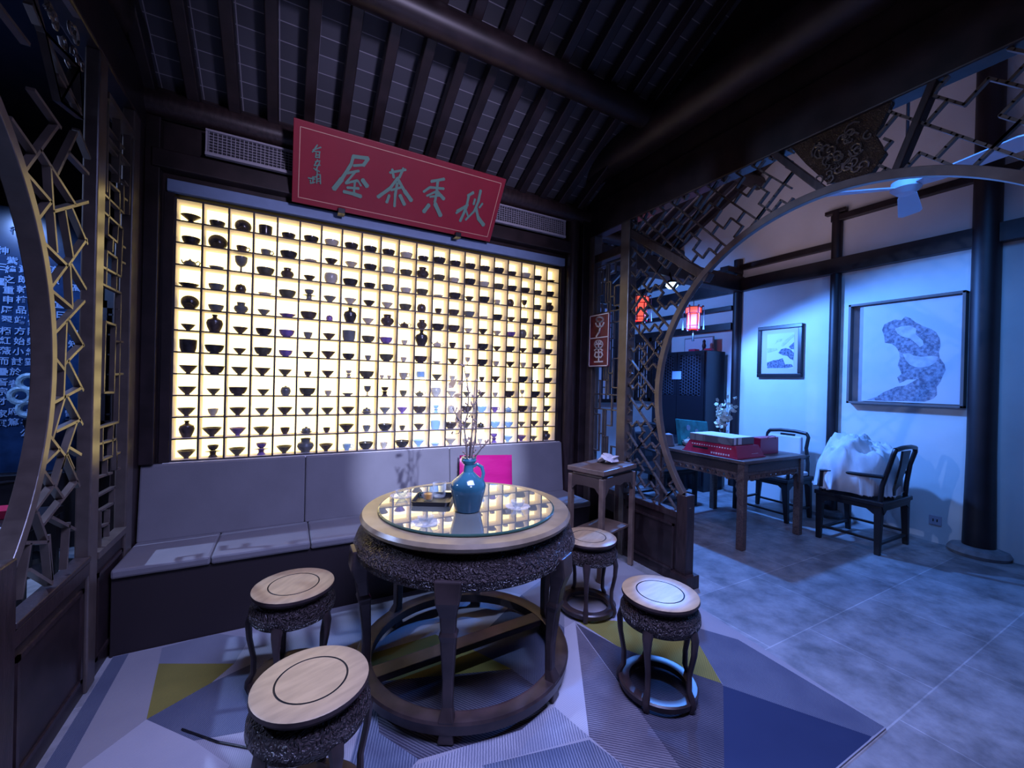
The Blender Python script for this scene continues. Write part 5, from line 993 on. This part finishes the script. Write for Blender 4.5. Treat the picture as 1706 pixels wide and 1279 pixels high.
# cabinet
cb = thing('black_cabinet', 'tall black cabinet with pierced circle-pattern doors by the back corner of the side room', 'cabinet', (5.03, 4.0, 0))
MB().box(4.83, 5.22, 3.555, 4.46, 0.0, 1.875).build('carcass', M['cabinet'], cb, 0.006, True)
for y0, y1 in ((3.575, 4.0), (4.01, 4.44)):
    dr = MB(); dr.box(4.812, 4.828, y0, y1, 0.08, 1.26); dr.box(4.812, 4.828, y0, y1, 1.82, 1.86); dr.box(4.812, 4.828, y0, y0+0.05, 1.26, 1.82); dr.box(4.812, 4.828, y1-0.05, y1, 1.26, 1.82)
    do = dr.build('door', M['cabinet'], cb, 0.002, True)
    lt = MB(); k = 0; q = 0.046
    for i in range(8):
        for j in range(13):
            cy_ = y0+0.05+q*(i+0.5)*0.90; cz_ = 1.27+q*(j+0.5+(0.5 if i % 2 else 0))*0.92
            if cy_ > y1-0.055 or cz_ > 1.815: continue
            N = 10; vs = []
            for a in range(N):
                an = 2*PI*a/N
                for r in (0.0235, 0.0175): vs.append((4.818, cy_+r*math.cos(an), cz_+r*math.sin(an)))
            lt.add(vs, [(2*a, 2*((a+1) % N), 2*((a+1) % N)+1, 2*a+1) for a in range(N)])
    l_ = lt.build('pierced_lattice', M['cabinetlat'], do, 0, False); l_.data.transform(Matrix.Translation(-cb.location))
    so = l_.modifiers.new('s', 'SOLIDIFY'); so.thickness = 0.006
hk = MB().box(4.806, 4.811, 3.93, 4.08, 1.49, 1.60); hk.build('paper_tag', M['tag'], cb, 0, True)
fp = thing('framed_panel', 'pale framed panel standing on top of the black cabinet against the wall', 'picture', (5.2, 3.95, 1.876))
MB().box(5.17, 5.185, 3.70, 4.18, 1.876, 2.10).build('frame', M['frameoak'], fp, 0.002, True); MB().box(5.164, 5.1695, 3.715, 4.165, 1.89, 2.085).build('sheet', M['paper'], fp, 0, True)
fg = MB().lathe([(0, 0), (0.03, 0), (0.03, 0.02), (0.018, 0.04), (0.028, 0.08), (0.018, 0.12), (0.022, 0.15), (0, 0.175)], 16).build('figurine', M['blackwood']); fg.location = (5.05, 3.76, 1.876); tag(fg, 'small dark standing figurine on top of the black cabinet', 'figurine')
for k, (x, y, c_, lab) in enumerate(((4.92, 3.82, 'redbox', 'left little red and white packet on top of the black cabinet'), (4.97, 3.62, 'redbox', 'right little red packet on top of the black cabinet'))):
    b_ = MB().box(-0.05, 0.05, -0.05, 0.05, 0, 0.03).build('packet', M[c_], None, 0.004); b_.location = (x, y, 1.876); b_.rotation_euler = (0, 0, 0.3*k); tag(b_, lab, 'packet')
# low dark bench/drawer chest behind table in the gloom
lc = thing('low_chest', 'low black chest on legs against the cabinet behind the square table', 'chest', (4.52, 4.05, 0))
MB().box(4.30, 4.76, 3.72, 4.40, 0.25, 0.72).build('body', M['cabinet'], lc, 0.006, True)
for x in (4.33, 4.73):
    for y in (3.75, 4.37): MB().box(x-0.02, x+0.02, y-0.02, y+0.02, 0, 0.25).build('leg', M['cabinet'], lc, 0, True)
# pictures
bp_ = thing('ink_painting', 'big boxed ink painting of a hollow twisting rock, right-hand wall of the side room', 'picture', (5.25, 1.73, 1.26))
fo = MB()
yl, yr, zb_, zt = 1.295, 2.16, 1.255, 2.295; d0, d1 = 5.215, 5.298; tw_ = 0.022
for a in ((yl, yr, zb_, zb_+tw_), (yl, yr, zt-tw_, zt), (yl, yl+tw_, zb_, zt), (yr-tw_, yr, zb_, zt)): fo.box(d0, d1, *a)
fo.build('frame', M['frameoak'], bp_, 0.002, True)
MB().box(5.282, 5.296, yl+tw_, yr-tw_, zb_+tw_, zt-tw_).build('mount', M['frameinner'], bp_, 0, True)
MB().box(5.262, 5.281, 1.325, 2.045, 1.285, 2.262).build('paper_sheet', M['paper'], bp_, 0, True)
rk = MB()
for i, pl in enumerate(ROCK):
    rk.cur = 0 if i == 0 else 1
    rk.prism([(p[0], p[1]) for p in pl], lambda u, v, d: (d, u, v), 5.2615-0.0008*(i > 0), 5.2612-0.0008*(i > 0))
rk.build('painted_rock', [M['ink'], M['inkpale']], bp_, 0, True)
sp_ = thing('landscape_picture', 'small ink landscape in a dark frame, left of the big rock painting', 'picture', (5.27, 2.9, 1.53))
fo = MB(); yl, yr, zb_, zt = 2.625, 3.145, 1.53, 2.165; tw_ = 0.045
for a in ((yl, yr, zb_, zb_+tw_), (yl, yr, zt-tw_, zt), (yl, yl+tw_, zb_+tw_, zt-tw_), (yr-tw_, yr, zb_+tw_, zt-tw_)): fo.box(5.255, 5.298, *a)
fo.build('frame', M['blackwood'], sp_, 0.006, True)
MB().box(5.275, 5.292, yl+tw_, yr-tw_, zb_+tw_, zt-tw_).build('mat_board', M['matboard'], sp_, 0, True)
MB().box(5.2735, 5.2749, 2.718, 3.034, 1.636, 2.066).build('paper_sheet', M['paper'], sp_, 0, True)
pm = MB()
for i, pl in enumerate(SMALL[2:]):
    pm.cur = (1, 1, 1, 0, 0, 0)[i]; pm.prism(pl, lambda u, v, d: (d, u, v), 5.2728-0.0004*i, 5.2732-0.0004*i)
pm.build('painted_hills', [M['inkpale'], M['inkdark']], sp_, 0, True)
ws = thing('wall_socket', 'flat white socket plate low on the wall left of the thick round column', 'socket', (5.29, 1.47, 0.2))
MB().box(5.288, 5.299, 1.43, 1.515, 0.165, 0.25).build('plate', M['socket'], ws, 0.003, True); MB().box(5.286, 5.2878, 1.455, 1.463, 0.195, 0.22).box(5.286, 5.2878, 1.482, 1.49, 0.195, 0.22).build('slots', M['groove'], ws, 0, True)
# lanterns
def lantern(x, y, z0, label, rz):
    t = thing('palace_lantern', label, 'lantern', (x, y, z0), R(rz), 'red palace lanterns'); hx = lambda r, z, k: (r*math.cos(R(60*k)), r*math.sin(R(60*k)), z)
    b_ = MB()
    b_.lathe([(0.062, 0.015), (0.070, 0.03), (0.070, 0.185), (0.062, 0.195)], 6, smooth=False); b_.build('lower_silk', M['lampred'], t)
    MB().lathe([(0.07, 0.20), (0.088, 0.21), (0.088, 0.265), (0.07, 0.275)], 6, smooth=False).build('upper_silk', M['lampred'], t)
    fr_ = MB()
    for k in range(6):
        fr_.bar(hx(0.074, 0.0, k), hx(0.074, 0.20, k), 0.009, 0.009); fr_.bar(hx(0.092, 0.20, k), hx(0.092, 0.28, k), 0.009, 0.009)
        for r, z in ((0.074, 0.012), (0.074, 0.05), (0.092, 0.20), (0.092, 0.275)): fr_.bar(hx(r, z, k), hx(r, z, k+1), 0.009, 0.008)
        fr_.tube([hx(0.092, 0.275, k), hx(0.105, 0.29, k), hx(0.118, 0.285, k)], [0.008, 0.010, 0.006], 6)
        fr_.bar(hx(0.02, 0.285, k), hx(0.09, 0.278, k), 0.008, 0.006)
    fr_.build('frame', M['lampframe'], t)
    for k in range(6):
        MB().tube([hx(0.118, 0.28, k), hx(0.118, 0.10, k), hx(0.118, 0.0, k)], [0.002, 0.002, 0.011], 6).build('tassel', M['tag'], t)
    MB().tube([(0, 0, 0.275), (0, 0, 2.67-z0)], 0.004, 6).build('cord', M['blackwood'], t)
    MB().tube([(0, 0, 0.0), (0, 0, -0.03), (0, 0, -0.05), (0, 0, -0.14)], [0.003, 0.003, 0.012, 0.016], 8).build('bottom_tassel', M['blackwood'], t)
    light('lantern_light', 'POINT', (x, y, z0-0.03), None, 1.6, (1.0, 0.14, 0.06), shadow_soft_size=0.07)
lantern(4.38, 3.42, 2.09, 'red hexagonal palace lantern hanging free in the round opening, near the small picture', 10)
lantern(3.48, 3.42, 2.11, 'red hexagonal palace lantern seen through the key lattice, left of the white spotlight', 20)
# spotlight
sl_ = thing('spotlight', 'small round spotlight glaring blue-white under the beam between the red lanterns', 'lamp', (3.88, 3.33, 2.575))
MB().lathe([(0.05, 0.03), (0.055, 0.0), (0.06, -0.02), (0.05, -0.02), (0.045, 0.02), (0, 0.025)], 20).build('housing', M['blackwood'], sl_)
MB().tube([(0, 0.0, 0.02), (0, 0.02, 0.09), (0, 0.04, 0.14)], 0.012, 8).build('bracket', M['blackwood'], sl_)
MB().lathe([(0, -0.065), (0.04, -0.055), (0.068, -0.025), (0.06, 0.0), (0, 0.0)], 20).build('lens', M['bulb'], sl_)
# ceiling fan
cf = thing('ceiling_fan', 'white three-bladed ceiling fan above the side room, seen over the round opening', 'fan', (3.79, 1.25, 2.82))
MB().lathe([(0, -0.05), (0.05, -0.045), (0.085, -0.01), (0.08, 0.04), (0.03, 0.06), (0, 0.065)], 28).build('motor', M['fan'], cf)
MB().tube([(0, 0, 0.06), (0, 0, 2.0)], 0.010, 8).build('rod', M['wood_deep'], cf)
for a in (-105, 15, 135):
    b_ = MB(); c_, s2 = math.cos(R(a)), math.sin(R(a)); pr = [(0.07, 0.03), (0.18, 0.055), (0.58, 0.075), (0.62, 0.05), (0.62, -0.05), (0.58, -0.065), (0.18, -0.05), (0.07, -0.03)]
    b_.prism(pr, lambda u, v, d: (u*c_-v*s2, u*s2+v*c_, d-v*0.22), -0.004, 0.004); b_.build('blade', M['fan'], cf)
# ============================================================ LEFT ROOM
sg = thing('inscribed_stone', 'tall polished black stone slab with columns of white characters beyond the left screen', 'stone slab', (-1.95, 4.62, 0))
MB().box(-2.9, -1.42, 4.58, 4.66, 0.6, 2.62).build('slab', M['stele'], sg, 0.004, True)
MB().box(-2.95, -1.38, 4.5, 4.67, 0, 0.6).build('plinth', M['wood_deep'], sg, 0.01, True)
import collections
cols_ = collections.OrderedDict()
tmp_ = []
for c_, x, z in STELE: tmp_.append(text(c_, 0.062, (x, 4.574, z), (1, 0, 0), (0, 0, 1), M['steletext'], 'glyph', None, 0.001, 0.0012))
bmj = bmesh.new()
for o in tmp_:
    bmj.from_mesh(o.data); bpy.data.objects.remove(o)
mj = bpy.data.meshes.new('inscription'); bmj.to_mesh(mj); bmj.free(); mj.materials.append(M['steletext']); mj.transform(Matrix.Translation(-sg.location))
io = bpy.data.objects.new('inscription', mj); C.objects.link(io); io.parent = sg
orn = thing('reflection_ornament', 'pale lobed ring ornament on a stand, added for a reflection in the inscribed stone', 'ornament', (-1.62, 4.3, 0)); mb = MB()  # invented object, takes the place of a pale reflection in the slab
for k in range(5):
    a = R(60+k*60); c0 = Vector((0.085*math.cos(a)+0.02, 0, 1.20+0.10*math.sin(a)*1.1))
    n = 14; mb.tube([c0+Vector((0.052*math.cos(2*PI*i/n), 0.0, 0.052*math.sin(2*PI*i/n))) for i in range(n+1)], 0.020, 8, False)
mb.build('lobed_ring', M['reflection'], orn); MB().lathe([(0, 0), (0.12, 0), (0.10, 0.03), (0.02, 0.06), (0.015, 0.9), (0.05, 1.0), (0.05, 1.03), (0, 1.03)], 20).build('stand', M['blackwood'], orn)
lw = lattice_window(3, -1.36, 4.66, -1.16, 4.66, 0.95, 1.95, 3, 12)
c4 = armchair('armchair', 'dark bent-rail armchair low behind the left screen, in front of the inscribed stone', 'chair', (-2.0, 3.75, 0), R(-30))
tl = thing('side_table', 'dark table with a red box, low behind the left screen ring', 'table', (-1.40, 3.0, 0))
MB().box(-1.75, -1.08, 2.82, 3.2, 0.60, 0.64).build('top', M['blackwood'], tl, 0.004, True)
for x in (-1.72, -1.11):
    for y in (2.85, 3.17): MB().box(x-0.02, x+0.02, y-0.02, y+0.02, 0, 0.60).build('leg', M['blackwood'], tl, 0, True)
MB().tube([(-1.75, 2.80, 0.645), (-1.4, 2.79, 0.65), (-1.08, 2.80, 0.645)], 0.008, 8).build('rail', M['socket'], tl, 0, True)
rx = MB().box(-0.09, 0.09, -0.06, 0.06, 0, 0.045).build('red_box', M['redbox'], None, 0.004); rx.location = (-1.27, 3.05, 0.641); tag(rx, 'small red box with pinkish lid on the dark table behind the left screen', 'box')
ls = armchair('armchair', 'dark armchair nearest the left screen, legs seen through its lower lattice', 'chair', (-1.45, 1.95, 0), R(60))
